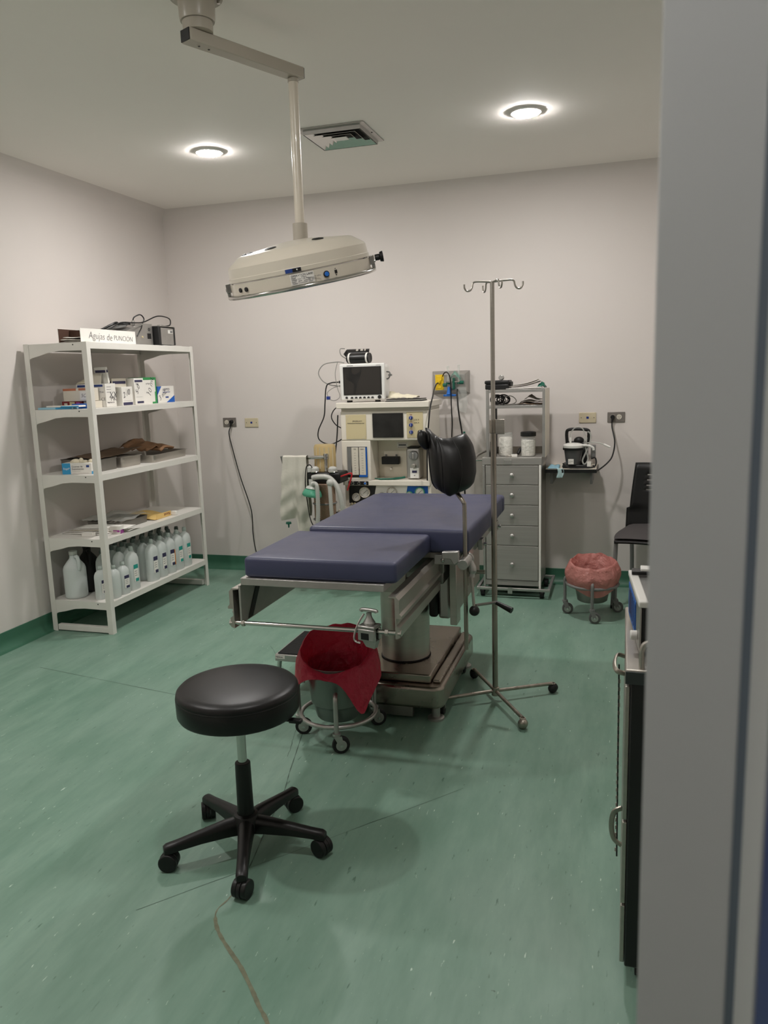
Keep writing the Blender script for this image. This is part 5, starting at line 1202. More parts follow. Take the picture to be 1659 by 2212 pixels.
ribbed([(-1.975, 4.83, 0.80), (-1.955, 4.815, 0.805), (-1.937, 4.81, 0.785), (-1.935, 4.81, 0.70), (-1.94, 4.815, 0.60), (-1.95, 4.82, 0.50), (-1.95, 4.83, 0.42)], 0.0155, 'hose_clear', t3)
MB().sphere((-1.852, 4.84, 0.808), 0.027, 18, 12).build('swivel_joint', 'hose_clear', t3)
MB().cyl((-1.992, 4.845, 0.83), (-1.99, 4.842, 0.785), 0.0155, n=16).build('mask_elbow', 'hose_clear', t3)
mk = MB().lathe([(0.016, 0.05), (0.03, 0.042), (0.045, 0.02), (0.054, 0.0), (0.056, -0.012), (0.05, -0.02), (0.046, -0.012)], n=32, sx=1.25, sy=0.9, M=Matrix.Translation((-1.985, 4.84, 0.735)) @ Matrix.Rotation(rad(8), 4, 'Y')).build('face_mask', 'mask_green', t3, smooth=60)
MB().lathe([(0.017, 0.05), (0.032, 0.044), (0.04, 0.032)], n=28, sx=1.2, sy=0.9, M=Matrix.Translation((-1.985, 4.838, 0.738)) @ Matrix.Rotation(rad(8), 4, 'Y'), cap=False).build('mask_dome', 'hose_clear', t3)

# cloth gown hanging on the arm
def cloth(u, v, side):
    yb = 4.94
    fold = math.sin(u*9+1.2*v)*0.5+math.sin(u*17+2.3)*0.25
    wd = 0.165+0.03*v
    x = -2.222+0.172*u-0.045*v*(1-u)+0.012*v+0.006*math.sin(14*v+5*u)*v
    z = 0.9705-0.43*v + 0.03*(u-0.3)*v
    if u > 0.5: z -= 0.10*v*min(1, (u-0.5)/0.12)
    if v < 0.06: z = 0.9715
    yy = yb-0.0185-0.020*fold*(0.3+v)-0.015*math.sin(v*3)-0.006*math.sin(22*v+6*u)*v
    if side: yy = yb+0.018+0.010*fold*(0.3+v)
    return (x, yy, z)
def towel(u, v):
    if v < 0.12:
        f = v/0.12; a = math.pi*(1-f)
        p = cloth(u, 0.0, 0); q = cloth(u, 0.0, 1); ym = (p[1]+q[1])/2; r_ = (q[1]-p[1])/2
        return (p[0], ym+r_*math.cos(math.pi*f)*1.0, 0.9705+abs(r_)*0.55*math.sin(math.pi*f))
    f = (v-0.12)/0.88
    return cloth(u, f, 0)
m = MB().grid(towel, 30, 30).grid(lambda u, v: cloth(u, v*0.8, 1), 30, 14)
tw = thing('gown', 'crumpled off white gown draped over the chrome absorber arm', 'gown', (-2.14, 4.94, 0.5))
m.build('cloth', 'towel', tw, smooth=70)
MB().cyl((-2.195, 4.90, 0.525), (-2.195, 4.90, 0.512), 0.018, 0.02, n=16).cyl((-2.195, 4.90, 0.5118), (-2.195, 4.90, 0.485), 0.007, 0.004, n=12).build('green_toggle', 'green_knob', tw)

# ================================================================ PATIENT MONITOR
mz = 1.3225
t = thing('patient_monitor', 'white patient monitor with dark screen on top of the anaesthesia machine', 'monitor', (-1.70, 5.2, mz), rad(2))
def mloc(x0, x1, y0, y1, z0, z1): return MB().box(x0, x1, y0, y1, z0, z1)
mloc(-0.158, 0.158, -0.085, -0.055, 0.014, 0.258).build('front_bezel', 'white_plastic', t, local=True, bevel=0.008)
mloc(-0.15, 0.15, -0.0545, 0.09, 0.016, 0.25).build('rear_case', 'white_plastic', t, local=True, bevel=0.02)
mloc(-0.132, 0.136, -0.0885, -0.0852, 0.050, 0.238).build('screen_frame', 'black_plastic', t, local=True, bevel=0.001)
mloc(-0.125, 0.130, -0.0892, -0.0887, 0.056, 0.232).build('screen', 'screen', t, local=True, smooth=0)
# a torn film left on the glass
film = [(-0.125, 0.232), (-0.07, 0.232), (-0.072, 0.20), (-0.05, 0.185), (-0.02, 0.20), (0.0, 0.232), (-0.006, 0.19), (-0.03, 0.13), (-0.05, 0.058), (-0.06, 0.058), (-0.055, 0.12), (-0.075, 0.14), (-0.1, 0.15), (-0.118, 0.18)]
MB().prism(film, 0, 0.0005, M=Matrix(((1, 0, 0, 0), (0, 0, -1, -0.0893), (0, 1, 0, 0), (0, 0, 0, 1)))).build('screen_film', 'screen_dark', t, local=True, smooth=0)
for x in (-0.075, -0.045, -0.016, 0.013, 0.042, 0.07):
    MB().prism([(x-0.010, 0.0), (x+0.010, 0.0), (x+0.007, 0.009), (x, 0.0115), (x-0.006, 0.009)], 0, 0.004, M=Matrix(((1, 0, 0, 0), (0, 0, -1, -0.0853), (0, 1, 0, 0.027), (0, 0, 0, 1)))).build('key', 'dark_metal', t, local=True)
for x, r_ in ((-0.112, 0.0075), (0.12, 0.0125)):
    CY((x, -0.0853, 0.033), (x, -0.095, 0.033), r_, n=20).build('dial' if x > 0 else 'power_key', 'dark_metal', t, local=True, bevel=0.001)
mloc(-0.105, -0.06, -0.0856, -0.0852, 0.243, 0.248).build('brand_mark', 'grey_paint', t, local=True); mloc(0.10, 0.13, -0.0856, -0.0852, 0.243, 0.246).build('alarm_mark', 'grey_paint', t, local=True)
for x in (-0.1, 0.1): mloc(x-0.016, x+0.016, -0.075, -0.045, 0.0, 0.0138).build('foot', 'black_rubber', t, local=True, bevel=0.002)
MB().tube(spl([(0.15, 0.0, 0.20), (0.172, -0.005, 0.195), (0.176, -0.008, 0.175), (0.165, -0.006, 0.155), (0.15, 0.0, 0.152)]), 0.005, 8).build('cable_hook', 'grey_paint', t, local=True)
mloc(0.165, 0.19, -0.014, -0.002, 0.17, 0.183).build('hook_lug', 'grey_paint', t, local=True, bevel=0.002)
mloc(-0.185, -0.1505, -0.03, -0.01, 0.130, 0.148).build('connector', 'black_plastic', t, local=True, bevel=0.003); mloc(-0.185, -0.1505, -0.03, -0.01, 0.106, 0.119).build('connector', 'cable_grey', t, local=True, bevel=0.003)

# blood pressure cuff on the monitor
cz = mz+0.2595
t = thing('pressure_cuff', 'black rolled blood pressure cuff on the patient monitor', 'blood pressure cuff', (-1.735, 5.19, cz), rad(-2))
MB().lathe([(0.02, -0.075), (0.038, -0.08), (0.040, -0.07), (0.040, 0.07), (0.038, 0.08), (0.02, 0.076)], n=28, M=Matrix.Translation((0.005, -0.02, 0.036)) @ Matrix.Rotation(rad(90), 4, 'Y') @ Matrix.Diagonal((0.88, 1.05, 1, 1))).build('roll', 'black_satin', t, local=True, smooth=40)
for x in (-0.058, 0.068):
    MB().lathe([(0.0405, -0.006), (0.0415, -0.005), (0.0415, 0.005), (0.0405, 0.006)], n=28, M=Matrix.Translation((x, -0.02, 0.036)) @ Matrix.Rotation(rad(90), 4, 'Y') @ Matrix.Diagonal((0.88, 1.05, 1, 1)), cap=False).build('white_band', 'paper', t, local=True)
flap = lambda u, v: (-0.10+0.165*u+0.012*v, 0.03-0.052*v*0.9, 0.098-0.002*u-0.030*v*v)
MB().grid(flap, 10, 8).build('flap', 'black_satin', t, local=True, solid=0.004)
MB().grid(lambda u, v: (-0.105+0.02*u, 0.03-0.055*v, 0.002+0.094*(1-u*0.35)*(1-0.3*v)), 4, 6).build('side_flap', 'black_satin', t, local=True, solid=0.004)
for k, (x, w_) in enumerate(((-0.03, 0.016), (0.002, 0.018), (0.03, 0.01))):
    MB().grid(lambda u, v: tuple(Vector(flap((x+0.10+w_*u)/0.165, 0.25+0.45*v))+Vector((0, -0.002, 0.003))), 2, 2).build('print', 'paper_grey', t, local=True)
MB().sphere((-0.072, -0.03, 0.03), 0.02, 14, 10, (0.7, 1, 1.1)).build('tube_end', 'cable_grey', t, local=True)
cl = Vector((-1.735, 5.19, cz))
cord('cuff_hose', 'grey cuff hose looping from the cuff down the left of the monitor', [(-1.805, 5.15, cz+0.03), (-1.842, 5.12, cz+0.06), (-1.846, 5.12, cz+0.10), (-1.825, 5.15, cz+0.103)], 0.0032, 'cable_grey', cat='hose')
cord('cuff_hose', 'grey hose bulging out left of the monitor into its side port', [(-1.82, 5.12, cz+0.008), (-1.87, 5.12, 1.597), (-1.967, 5.12, 1.585), (-2.011, 5.12, 1.53), (-1.985, 5.12, 1.475), (-1.94, 5.14, 1.446), (-1.888, 5.17, 1.434)], 0.0036, 'cable_grey', cat='hose')
cord('monitor_cable', 'black monitor cable hanging in a long loop beside the machine', [(-1.888, 5.17, 1.461), (-1.925, 5.13, 1.458), (-1.958, 5.12, 1.434), (-1.973, 5.12, 1.325), (-1.985, 5.12, 1.23), (-2.031, 5.12, 1.134), (-2.027, 5.12, 1.07), (-1.96, 5.13, 1.037), (-1.90, 5.15, 1.055), (-1.87, 5.2, 1.08)], 0.0042, 'cable_black')
cord('monitor_cable', 'short black cable curving behind the top shelf of the machine', [(-1.885, 5.2, 1.31), (-1.93, 5.17, 1.27), (-1.945, 5.16, 1.22), (-1.92, 5.17, 1.17), (-1.885, 5.2, 1.14), (-1.87, 5.24, 1.11)], 0.0038, 'cable_black')
cord('sensor_lead', 'thin grey sensor lead with blue clip hanging beside the monitor', [(-1.865, 5.11, 1.60), (-1.882, 5.10, 1.52), (-1.872, 5.10, 1.43), (-1.855, 5.10, 1.37), (-1.875, 5.10, 1.345), (-1.91, 5.11, 1.338), (-1.935, 5.11, 1.352), (-1.95, 5.11, 1.39), (-1.92, 5.13, 1.42), (-1.89, 5.16, 1.432)], 0.0025, 'cable_grey', cat='cable')
o = B(-1.955, -1.93, 5.10, 5.12, 1.345, 1.368).build('blue_clip', 'navy_print', bevel=0.003); solo(o, 'small blue finger sensor clip dangling beside the monitor', 'clip'); o.data.materials[0] = MATS['blue_knob']
cord('drain_hose', 'straight black hose running down the side of the anaesthesia machine', [(-1.872, 5.09, 1.24), (-1.882, 5.085, 1.10), (-1.90, 5.08, 0.97), (-1.905, 5.075, 0.93), (-1.90, 5.07, 0.905)], 0.0048, 'cable_black', cat='hose')

z = 1.3225
t = pbox('clipboard', 'black and white clipboard on top of the anaesthesia machine', 'clipboard', -1.535, -1.285, 5.10, 5.27, z, 0.006, 'black_plastic', 0.02)
MB().box(-0.118, 0.12, -0.080, 0.078, 0.0062, 0.012).build('paper_pad', 'paper', t, local=True, bevel=0.001); MB().box(-0.12, 0.122, -0.083, 0.08, 0.0122, 0.0165).build('cover', 'black_satin', t, local=True, bevel=0.001)
o = crumple(-1.525, -1.33, 5.15, 5.26, lambda u, v: z+0.022+0.020*math.sin(math.pi*v)*(0.4+0.6*math.sin(math.pi*(0.2+0.8*u)))+0.03*(1-u)**3*math.sin(math.pi*v), 14, 8, 0.008, 3).build('glove_packet', 'ivory', smooth=50, solid=0.002)
solo(o, 'crumpled cream glove packet lying on the clipboard', 'packet')

# ================================================================ GAS OUTLET PANEL ON THE WALL
t = thing('medical_gas_console', 'grey wall console with yellow socket, gas flowmeters and green knobs', 'wall console', (-1.18, YB, 1.43))
x0, x1, z0, z1 = -1.315, -1.045, 1.352, 1.515; d_ = 0.055; i_ = 0.026
MB().hexa([(x0, YB-0.0005, z0), (x1, YB-0.0005, z0), (x1, YB-0.0005, z1), (x0, YB-0.0005, z1)], [(x0+i_, YB-d_, z0+i_), (x1-i_, YB-d_, z0+i_), (x1-i_, YB-d_, z1-i_), (x0+i_, YB-d_, z1-i_)]).build('console', 'alu', t, smooth=0, bevel=0.002)
yf = YB-d_
s_ = B(-1.283, -1.222, yf-0.004, yf-0.0003, 1.382, 1.490).build('yellow_socket', 'yellow', t, bevel=0.002)
for zz in (1.41, 1.462): B(-1.27, -1.235, yf-0.009, yf-0.0042, zz-0.016, zz+0.016).build('receptacle', 'yellow', s_, bevel=0.003)
MB().cyl((-1.253, yf-0.0095, 1.437), (-1.253, yf-0.045, 1.437), 0.013, 0.010, n=14).build('plug', 'yellow', s_)
for k, (x, zt) in enumerate(((-1.185, 1.545), (-1.108, 1.552))):
    yk = yf-0.03
    f_ = CY((x, yk, 1.44), (x, yk, zt), 0.0075, n=14).build('flow_tube', 'glass', t)
    CY((x, yk, zt), (x, yk, zt+0.003), 0.0105, n=14).build('tube_cap', 'white_plastic', f_); CY((x, yk, 1.422), (x, yk, 1.4395), 0.013, n=14).build('flow_base', 'green_knob', f_)
    CY((x, yf-0.0005, 1.43), (x, yk, 1.43), 0.008, n=12).build('gas_adapter', 'chrome', f_)
for x, z in ((-1.205, 1.417), (-1.085, 1.432)): CY((x-0.014, yf-0.045, z), (x+0.014, yf-0.045, z), 0.0125, n=18).build('green_knob', 'green_knob', t, bevel=0.003)
B(-1.15, -1.135, yf-0.05, yf-0.02, 1.385, 1.465).build('valve_body', 'green_knob', t, bevel=0.003)
CY((-1.19, yf-0.04, 1.437), (-1.085, yf-0.04, 1.437), 0.0055, n=10).build('manifold', 'chrome', t)
MB().cyl((-1.175, yf-0.045, 1.405), (-1.175, yf-0.045, 1.352), 0.010, 0.02, n=18).build('blue_fitting', 'blue_plastic', t)
B(-1.215, -1.125, yf-0.058, yf-0.033, 1.338, 1.352).build('blue_fitting', 'blue_plastic', t, bevel=0.003)
crumple(-1.165, -1.10, yf-0.06, yf-0.02, lambda u, v: 1.455+0.055*math.sin(math.pi*u)*(0.6+0.4*v), 8, 5, 0.014, 2).build('mask_pouch', 'film_green', t, smooth=50)
MB().grid(lambda u, v: (-1.135+0.075*u+0.012*math.sin(v*3), yf-0.03-0.018*math.sin(math.pi*u), 1.40-0.16*v-0.02*u*v), 10, 10).build('clear_bag', 'film', t)
cord('socket_cord', 'black cord hanging from the yellow socket down past the knee crutch', [(-1.253, yf-0.042, 1.432), (-1.258, yf-0.08, 1.425), (-1.25, 5.32, 1.385), (-1.224, 5.17, 1.345), (-1.218, 5.07, 1.28), (-1.226, 5.05, 1.18), (-1.236, 5.045, 1.06), (-1.24, 5.045, 0.95), (-1.242, 5.045, 0.80)], 0.005, 'cable_black')
cord('socket_cord', 'black cord arching over the gas panel then hanging straight down', [(-1.228, yf-0.012, 1.478), (-1.205, yf-0.05, 1.502), (-1.18, yf-0.07, 1.502), (-1.162, yf-0.075, 1.47), (-1.157, yf-0.07, 1.40), (-1.157, 5.45, 1.262), (-1.155, 5.46, 1.15), (-1.162, 5.47, 1.035), (-1.15, 5.47, 0.9), (-1.15, 5.48, 0.7)], 0.0042, 'cable_black')
t = cord('gas_hose', 'black gas hose with green tag hanging from the gas panel', [(-1.115, yf-0.05, 1.385), (-1.112, 5.44, 1.35), (-1.10, 5.42, 1.231), (-1.075, 5.42, 1.055), (-1.068, 5.43, 0.877), (-1.07, 5.45, 0.6)], 0.0055, 'cable_black', cat='hose')
B(-1.07, -1.055, 5.415, 5.425, 1.075, 1.095).build('green_tag', 'green_knob', t, bevel=0.003)

# ================================================================ STEEL DRAWER CABINET
t = thing('drawer_cabinet', 'tall stainless steel cabinet with five drawers and white frame on casters', 'cabinet', (-0.69, 5.31, 0))
cx0, cx1, cy0, cy1 = -0.886, -0.505, 5.128, 5.50
B(cx0+0.004, cx1-0.004, cy0+0.014, cy1, 0.118, 0.895).build('body', 'steel', t, bevel=0.002)
B(cx0-0.004, cx1+0.004, cy0, cy1, 0.8955, 0.944).build('top_tray', 'steel_x', t, bevel=0.003)
B(cx0+0.004, cx1-0.004, cy0+0.006, cy1, 0.082, 0.1175).build('plinth', 'steel_x', t, bevel=0.002)
zs = [0.120, 0.357, 0.492, 0.630, 0.764, 0.893]
for k in range(5):
    d_ = B(cx0+0.020, cx1-0.018, cy0, cy0+0.0135, zs[k]+0.0022, zs[k+1]-0.0022).build('drawer', 'steel_x', t, bevel=0.0015)
    zc_ = (zs[k]+zs[k+1])/2 if k else 0.23
    kb = MB().lathe([(0.006, 0.0), (0.006, 0.006), (0.0135, 0.010), (0.0145, 0.016), (0.010, 0.0205), (1e-5, 0.0215)], n=20, M=Matrix.Translation((-0.693, cy0-0.0002, zc_)) @ Matrix.Rotation(rad(90), 4, 'X'), cap=False).build('knob', 'alu', d_)
for x in (cx0, cx1-0.014): B(x, x+0.014, cy0-0.002, cy0+0.010, 0.05, 0.8945).build('frame_post', 'white_paint' if x > -0.7 else 'alu', t, bevel=0.002)
B(-0.745, -0.695, cy0-0.003, cy0-0.0004, 0.898, 0.930).build('label_holder', 'alu', t, bevel=0.001)
fx0, fx1, fy0, fy1, fz = -0.930, -0.443, 5.10, 5.50, 0.055
for a in ((fx0, fx1, fy0, fy0+0.018), (fx0, fx1, fy1-0.018, fy1)): B(a[0], a[1], a[2], a[3], fz, fz+0.018).build('base_rail', 'alu', t, bevel=0.002)
for a in ((fx0, fx0+0.018), (fx1-0.018, fx1)): B(a[0], a[1], fy0+0.0185, fy1-0.0185, fz, fz+0.018).build('base_rail', 'grey_paint', t, bevel=0.002)
B(cx0+0.03, cx1-0.03, cy0+0.02, cy1-0.02, fz+0.0185, 0.0815).build('base_shade_slab', 'black_rubber', t)  # black slab standing in for the shade beneath the cabinet
B(-0.72, -0.69, fy0-0.004, fy0-0.0005, 0.035, 0.078).build('label_clip', 'alu', t)
for x in (cx0-0.01, cx1+0.005):
    for y in (5.15, 5.45):
        c_ = CY((x-0.013, y, 0.026), (x+0.013, y, 0.026), 0.026, n=20).build('caster', 'black_rubber', t, bevel=0.003); B(x-0.017, x+0.017, y-0.012, y+0.012, 0.030, 0.0545).build('caster_fork', 'black_plastic', c_)
MB().tube(spl([(cx0-0.004, 5.16, 0.925), (cx0-0.05, 5.16, 0.925), (cx0-0.062, 5.19, 0.928), (cx0-0.055, 5.30, 0.945), (cx0-0.01, 5.42, 0.962), (cx0-0.004, 5.43, 0.94)]), 0.008, 10).build('push_handle', 'chrome', t)
# rack on top
t = thing('instrument_rack', 'open steel rack with one shelf standing on the drawer cabinet', 'rack', (-0.665, 5.28, 0.945))
rx0, rx1, ry0, ry1, rz0, rz1 = -0.862, -0.482, 5.14, 5.42, 0.945, 1.383
for x in (rx0, rx1-0.018):
    for y in (ry0, ry1-0.018): B(x, x+0.018, y, y+0.018, rz0, rz1).build('post', 'alu', t, bevel=0.001)
for zz, nm in ((rz1-0.020, 'top_frame'), (1.262, 'shelf_frame')):
    for y in (ry0, ry1-0.018): B(rx0+0.0185, rx1-0.0185, y+0.001, y+0.017, zz, zz+0.0175).build(nm, 'alu', t, bevel=0.001)
B(rx0+0.002, rx1-0.002, ry0+0.0185, ry1-0.0185, rz1-0.004, rz1-0.001).build('top_panel', 'alu', t)
B(rx0+0.019, rx1-0.019, ry0+0.0175, ry1-0.0185, 1.2765, 1.2795).build('shelf_panel', 'alu', t)
B(rx1+0.0004, rx1+0.0028, ry0+0.004, ry1, rz0, rz1).build('side_panel', 'cream', t)
B(rx0+0.024, rx0+0.034, ry1-0.05, ry1-0.019, rz0, 1.26).build('dark_strut', 'dark_metal', t)
B(rx0+0.03, rx1-0.03, ry1-0.0175, ry1-0.004, rz0, rz0+0.045).build('rear_lip', 'steel_worn', t)
# things on the rack
z = rz1+0.0005
t = thing('hard_case', 'black hard plastic case on top of the steel rack', 'case', (-0.795, 5.24, z))
B(-0.872, -0.718, 5.17, 5.31, z, z+0.034).build('lower_shell', 'black_plastic', t, bevel=0.007); lid_ = B(-0.875, -0.715, 5.168, 5.312, z+0.0345, z+0.058).build('lid', 'black_plastic', t, bevel=0.007)
for y in (5.2, 5.27): B(-0.7149, -0.704, y-0.012, y+0.012, z+0.018, z+0.048).build('latch', 'black_satin', t, bevel=0.003)
o = MB().cyl((-0.775, 5.22, z+0.076), (-0.775, 5.26, z+0.074), 0.0165, n=18).build('tape_roll', 'alu', bevel=0.003); solo(o, 'small clear tape roll standing on the black hard case', 'tape')
for k in range(3):
    q = MB().grid(lambda u, v: (-0.735+0.02*k+(0.225-0.03*k)*u, 5.16+0.01*k+0.13*v, z+0.002+0.011*k+0.034*u*u*(1 if k else 0.2)+0.003*math.sin(5*v+k)), 10, 5)
    solo(q.build('paper_sheet', 'paper' if k != 1 else 'paper_grey', solid=0.0018), ['white form lying flat on top of the steel rack', 'grey folded form fanned up on top of the steel rack', 'white form fanned up over the others on the steel rack'][k], 'paper')
o = crumple(-0.535, -0.485, 5.18, 5.27, lambda u, v: z+0.004+0.034*math.sin(math.pi*(0.1+0.85*u))*math.sin(math.pi*(0.1+0.8*v)), 8, 8, 0.01, 6).build('green_wrap', 'green_knob', smooth=40, solid=0.003)
solo(o, 'crumpled green wrapper on the corner of the steel rack', 'wrapper')
z = 1.2800
t = thing('coiled_cable', 'dark coiled cable on the rack shelf', 'cable', (-0.79, 5.24, z))
m = []
for k in range(220):
    a = k*0.42; r_ = 0.030+0.012*math.sin(k*0.11); m.append((-0.785+r_*math.cos(a)*1.1+0.03*math.sin(k*0.03), 5.24+0.03*math.sin(k*0.05), z+0.036+r_*0.78*math.sin(a)))
MB().tube(m, 0.003, 5).build('coil', 'dark_metal', t)
MB().tube(spl([(-0.75, 5.22, z+0.05), (-0.715, 5.21, z+0.06), (-0.685, 5.21, z+0.045), (-0.675, 5.21, z+0.022), (-0.70, 5.2, z+0.006), (-0.75, 5.2, z+0.005)]), 0.003, 6).build('lead', 'cable_grey', t)
MB().tube(spl([(-0.70, 5.2, z+0.004), (-0.66, 5.2, z+0.006), (-0.64, 5.2, z+0.02)]), 0.004, 6).build('lead_end', 'alu', t)
for k in range(3):
    o = crumple(-0.665+0.02*k, -0.505, 5.17+0.02*k, 5.33, lambda u, v: z+0.005+0.014*k+(0.045-0.006*k)*math.exp(-((u-0.3)/0.22)**2)*(0.5+0.5*v)*(1 if k == 2 else 0.25), 10, 6, 0.006, 8+k).build('folded_cloth', ['kraft_dark', 'paper_grey', 'paper_grey'][k], smooth=30, solid=0.002)
    solo(o, ['dark folded wrap lowest of the pile on the rack shelf', 'grey folded wrap in the middle of the pile on the rack shelf', 'grey peaked wrap topmost of the pile on the rack shelf'][k], 'wrap')
z = 0.9447
def jar(label, x, y, r_, h_, lidm):
    t = thing('glass_jar', label, 'jar', (x, y, z))
    MB().lathe([(1e-5, 0.0005), (r_*0.96, 0.0005), (r_, 0.006), (r_, h_*0.86), (r_*0.9, h_*0.92), (r_*0.9, h_)], (x, y, z), 32, cap=False).build('glass', 'glass', t, smooth=50)
    MB().lathe([(1e-5, 0.003), (r_*0.9, 0.004), (r_*0.93, 0.02), (r_*0.93, h_*0.78), (r_*0.75, h_*0.83), (1e-5, h_*0.84)], (x, y, z), 28, cap=False).build('cotton_fill', 'cotton', t, smooth=50)
    if lidm: MB().lathe([(r_*1.04, h_*0.97), (r_*1.06, h_*0.975), (r_*1.06, h_*0.975+0.024), (r_*0.98, h_*0.975+0.028), (r_*0.5, h_*0.975+0.031), (1e-5, h_*0.975+0.031)], (x, y, z), 32).build('lid', lidm, t)
    else: MB().torus((x, y, z+h_), r_*0.92, 0.003, 32, 6).build('rim', 'glass', t)
    return t
jar('clear glass jar full of cotton wool behind the IV stand', -0.748, 5.24, 0.047, 0.150, None)
j_ = jar('clear glass jar of gauze with black screw lid', -0.598, 5.22, 0.0475, 0.135, 'black_plastic')
for k in range(4):
    for s in range(9): MB().sphere((-0.598+0.048*math.cos(rad(-140+34*k)), 5.22+0.048*math.sin(rad(-140+34*k)), z+0.012+0.0115*s), 0.0026, 6, 4).build('bead_relief', 'glass', j_)
o = B(-0.70, -0.662, 5.145, 5.17, z, z+0.017).build('small_box', 'paper', bevel=0.002); solo(o, 'tiny white box in front of the jars on the cabinet top', 'box')
o = MB().tube(spl([(-0.735, 5.16, z+0.006), (-0.72, 5.15, z+0.010), (-0.70, 5.14, z+0.006)][:3]), 0.005, 8).build('gauze_roll', 'paper_grey'); solo(o, 'small grey gauze twist beside the tiny white box', 'gauze')
o = MB().cyl((-0.668, 5.24, z+0.012), (-0.655, 5.27, z+0.045), 0.011, n=12).build('metal_clip', 'dark_metal', bevel=0.002); solo(o, 'dark metal clip standing between the two glass jars', 'clip')
o = B(-0.842, -0.80, 5.17, 5.19, z, z+0.10).box(-0.846, -0.83, 5.168, 5.192, z, z+0.03).build('dark_bracket', 'black_plastic', bevel=0.003); solo(o, 'dark narrow holder standing by the left post of the steel rack', 'holder')

# ================================================================ SUCTION PUMP ON A WALL SHELF
t = thing('wall_shelf', 'black edged wall shelf beside the steel cabinet', 'shelf', (-0.325, 5.4, 0.84))
B(-0.49, -0.162, 5.245, YB-0.0005, 0.830, 0.853).build('board', 'black_plastic', t, bevel=0.001); B(-0.488, -0.164, 5.25, YB-0.001, 0.8533, 0.8550).build('top_face', 'offwhite', t)
B(-0.462, -0.446, 5.30, YB-0.001, 0.75, 0.8295).box(-0.206, -0.19, 5.30, YB-0.001, 0.75, 0.8295).build('bracket', 'grey_paint', t)
z = 0.8555
t = thing('suction_pump', 'portable suction pump with smoked canister and white lid on the wall shelf', 'suction pump', (-0.30, 5.36, z))
B(-0.385, -0.205, 5.29, 5.47, z, z+0.022).build('base', 'black_plastic', t, bevel=0.008)
MB().lathe([(0.046, 0.0225), (0.048, 0.03), (0.060, 0.118)], (-0.316, 5.33, z), 32).build('canister', 'tinted_pot', t, smooth=40)
MB().lathe([(0.066, 0.1185), (0.068, 0.121), (0.068, 0.131), (0.064, 0.133)], (-0.316, 5.33, z), 32).build('canister_rim', 'black_plastic', t)
MB().lathe([(0.0655, 0.1335), (0.0665, 0.137), (0.0665, 0.149), (0.060, 0.155), (0.04, 0.162), (1e-5, 0.163)], (-0.316, 5.33, z), 32, cap=False).build('lid', 'white_plastic', t)
B(-0.345, -0.31, 5.274, 5.2785, z+0.028, z+0.062).build('label', 'paper', t); text('VACUUM', 0.007, (-0.343, 5.2735, z+0.046), (1, 0, 0), (0, 0, 1), 'ink', t); text('800 cc', 0.006, (-0.343, 5.2735, z+0.036), (1, 0, 0), (0, 0, 1), 'ink', t)
B(-0.36, -0.225, 5.40, 5.47, z+0.0225, z+0.165).build('motor_case', 'dark_metal', t, bevel=0.012)
h_ = MB().tube(spl([(-0.362, 5.43, z+0.15), (-0.366, 5.43, z+0.22), (-0.352, 5.43, z+0.243), (-0.29, 5.43, z+0.247), (-0.232, 5.43, z+0.240), (-0.222, 5.43, z+0.22), (-0.226, 5.43, z+0.15)]), 0.011, 10).build('handle', 'black_plastic', t)
MB().sphere((-0.285, 5.42, z+0.17), 0.034, 16, 10, (1, 0.8, 0.8)).build('vacuum_gauge', 'black_plastic', t)
B(-0.205, -0.175, 5.35, 5.42, z+0.06, z+0.145).build('side_bracket', 'grey_paint', t, bevel=0.003)
MB().cyl((-0.335, 5.33, z+0.163), (-0.335, 5.33, z+0.20), 0.007, n=12).build('port', 'white_plastic', t)
MB().tube(spl([(-0.335, 5.33, z+0.198), (-0.33, 5.33, z+0.235), (-0.30, 5.325, z+0.266), (-0.262, 5.32, z+0.262), (-0.242, 5.32, z+0.22), (-0.245, 5.32, z+0.17), (-0.25, 5.325, z+0.12)]), 0.0042, 8).build('suction_tube', 'film_haze', t)
MB().tube(spl([(-0.225, 5.31, z+0.24), (-0.205, 5.31, z+0.22), (-0.21, 5.31, z+0.16), (-0.235, 5.305, z+0.10), (-0.255, 5.30, z+0.05), (-0.24, 5.30, z+0.026), (-0.22, 5.31, z+0.06), (-0.235, 5.31, z+0.13), (-0.23, 5.31, z+0.20)]), 0.0055, 8).build('suction_tube', 'film_haze', t)
MB().tube(spl([(-0.24, 5.32, z+0.160), (-0.20, 5.31, z+0.168), (-0.15, 5.30, z+0.165), (-0.12, 5.30, z+0.155)]), 0.0035, 8).build('suction_tube', 'hose_clear', t)
MB().tube([(-0.122, 5.30, z+0.156), (-0.082, 5.295, z+0.138)], [0.0075, 0.006], 10).build('suction_tip', 'white_plastic', t)
MB().tube(spl([(-0.27, 5.31, z+0.150), (-0.22, 5.30, z+0.148), (-0.19, 5.30, z+0.135), (-0.185, 5.30, z+0.118)]), 0.008, 8).build('lid_spout', 'white_plastic', t)
MB().tube(spl([(-0.38, 5.30, z+0.03), (-0.34, 5.275, z+0.006), (-0.26, 5.27, z+0.006), (-0.19, 5.28, z+0.008), (-0.168, 5.30, z+0.03), (-0.175, 5.32, z+0.065), (-0.20, 5.33, z+0.06)]), 0.005, 8).build('mains_lead', 'cable_black', t)
B(-0.225, -0.20, 5.285, 5.289, z+0.012, z+0.045).build('warning_label', 'paper', t)
mk_ = thing('face_mask', 'pale blue surgical mask lying over the edge of the wall shelf', 'mask', (-0.45, 5.25, z))
MB().grid(lambda u, v: (-0.478+0.075*u, 5.255+0.13*v, z+0.003+0.012*v*math.sin(3*u)+0.006*math.sin(9*u)*v), 10, 8).build('flat_half', 'pale_blue', mk_, solid=0.0012)
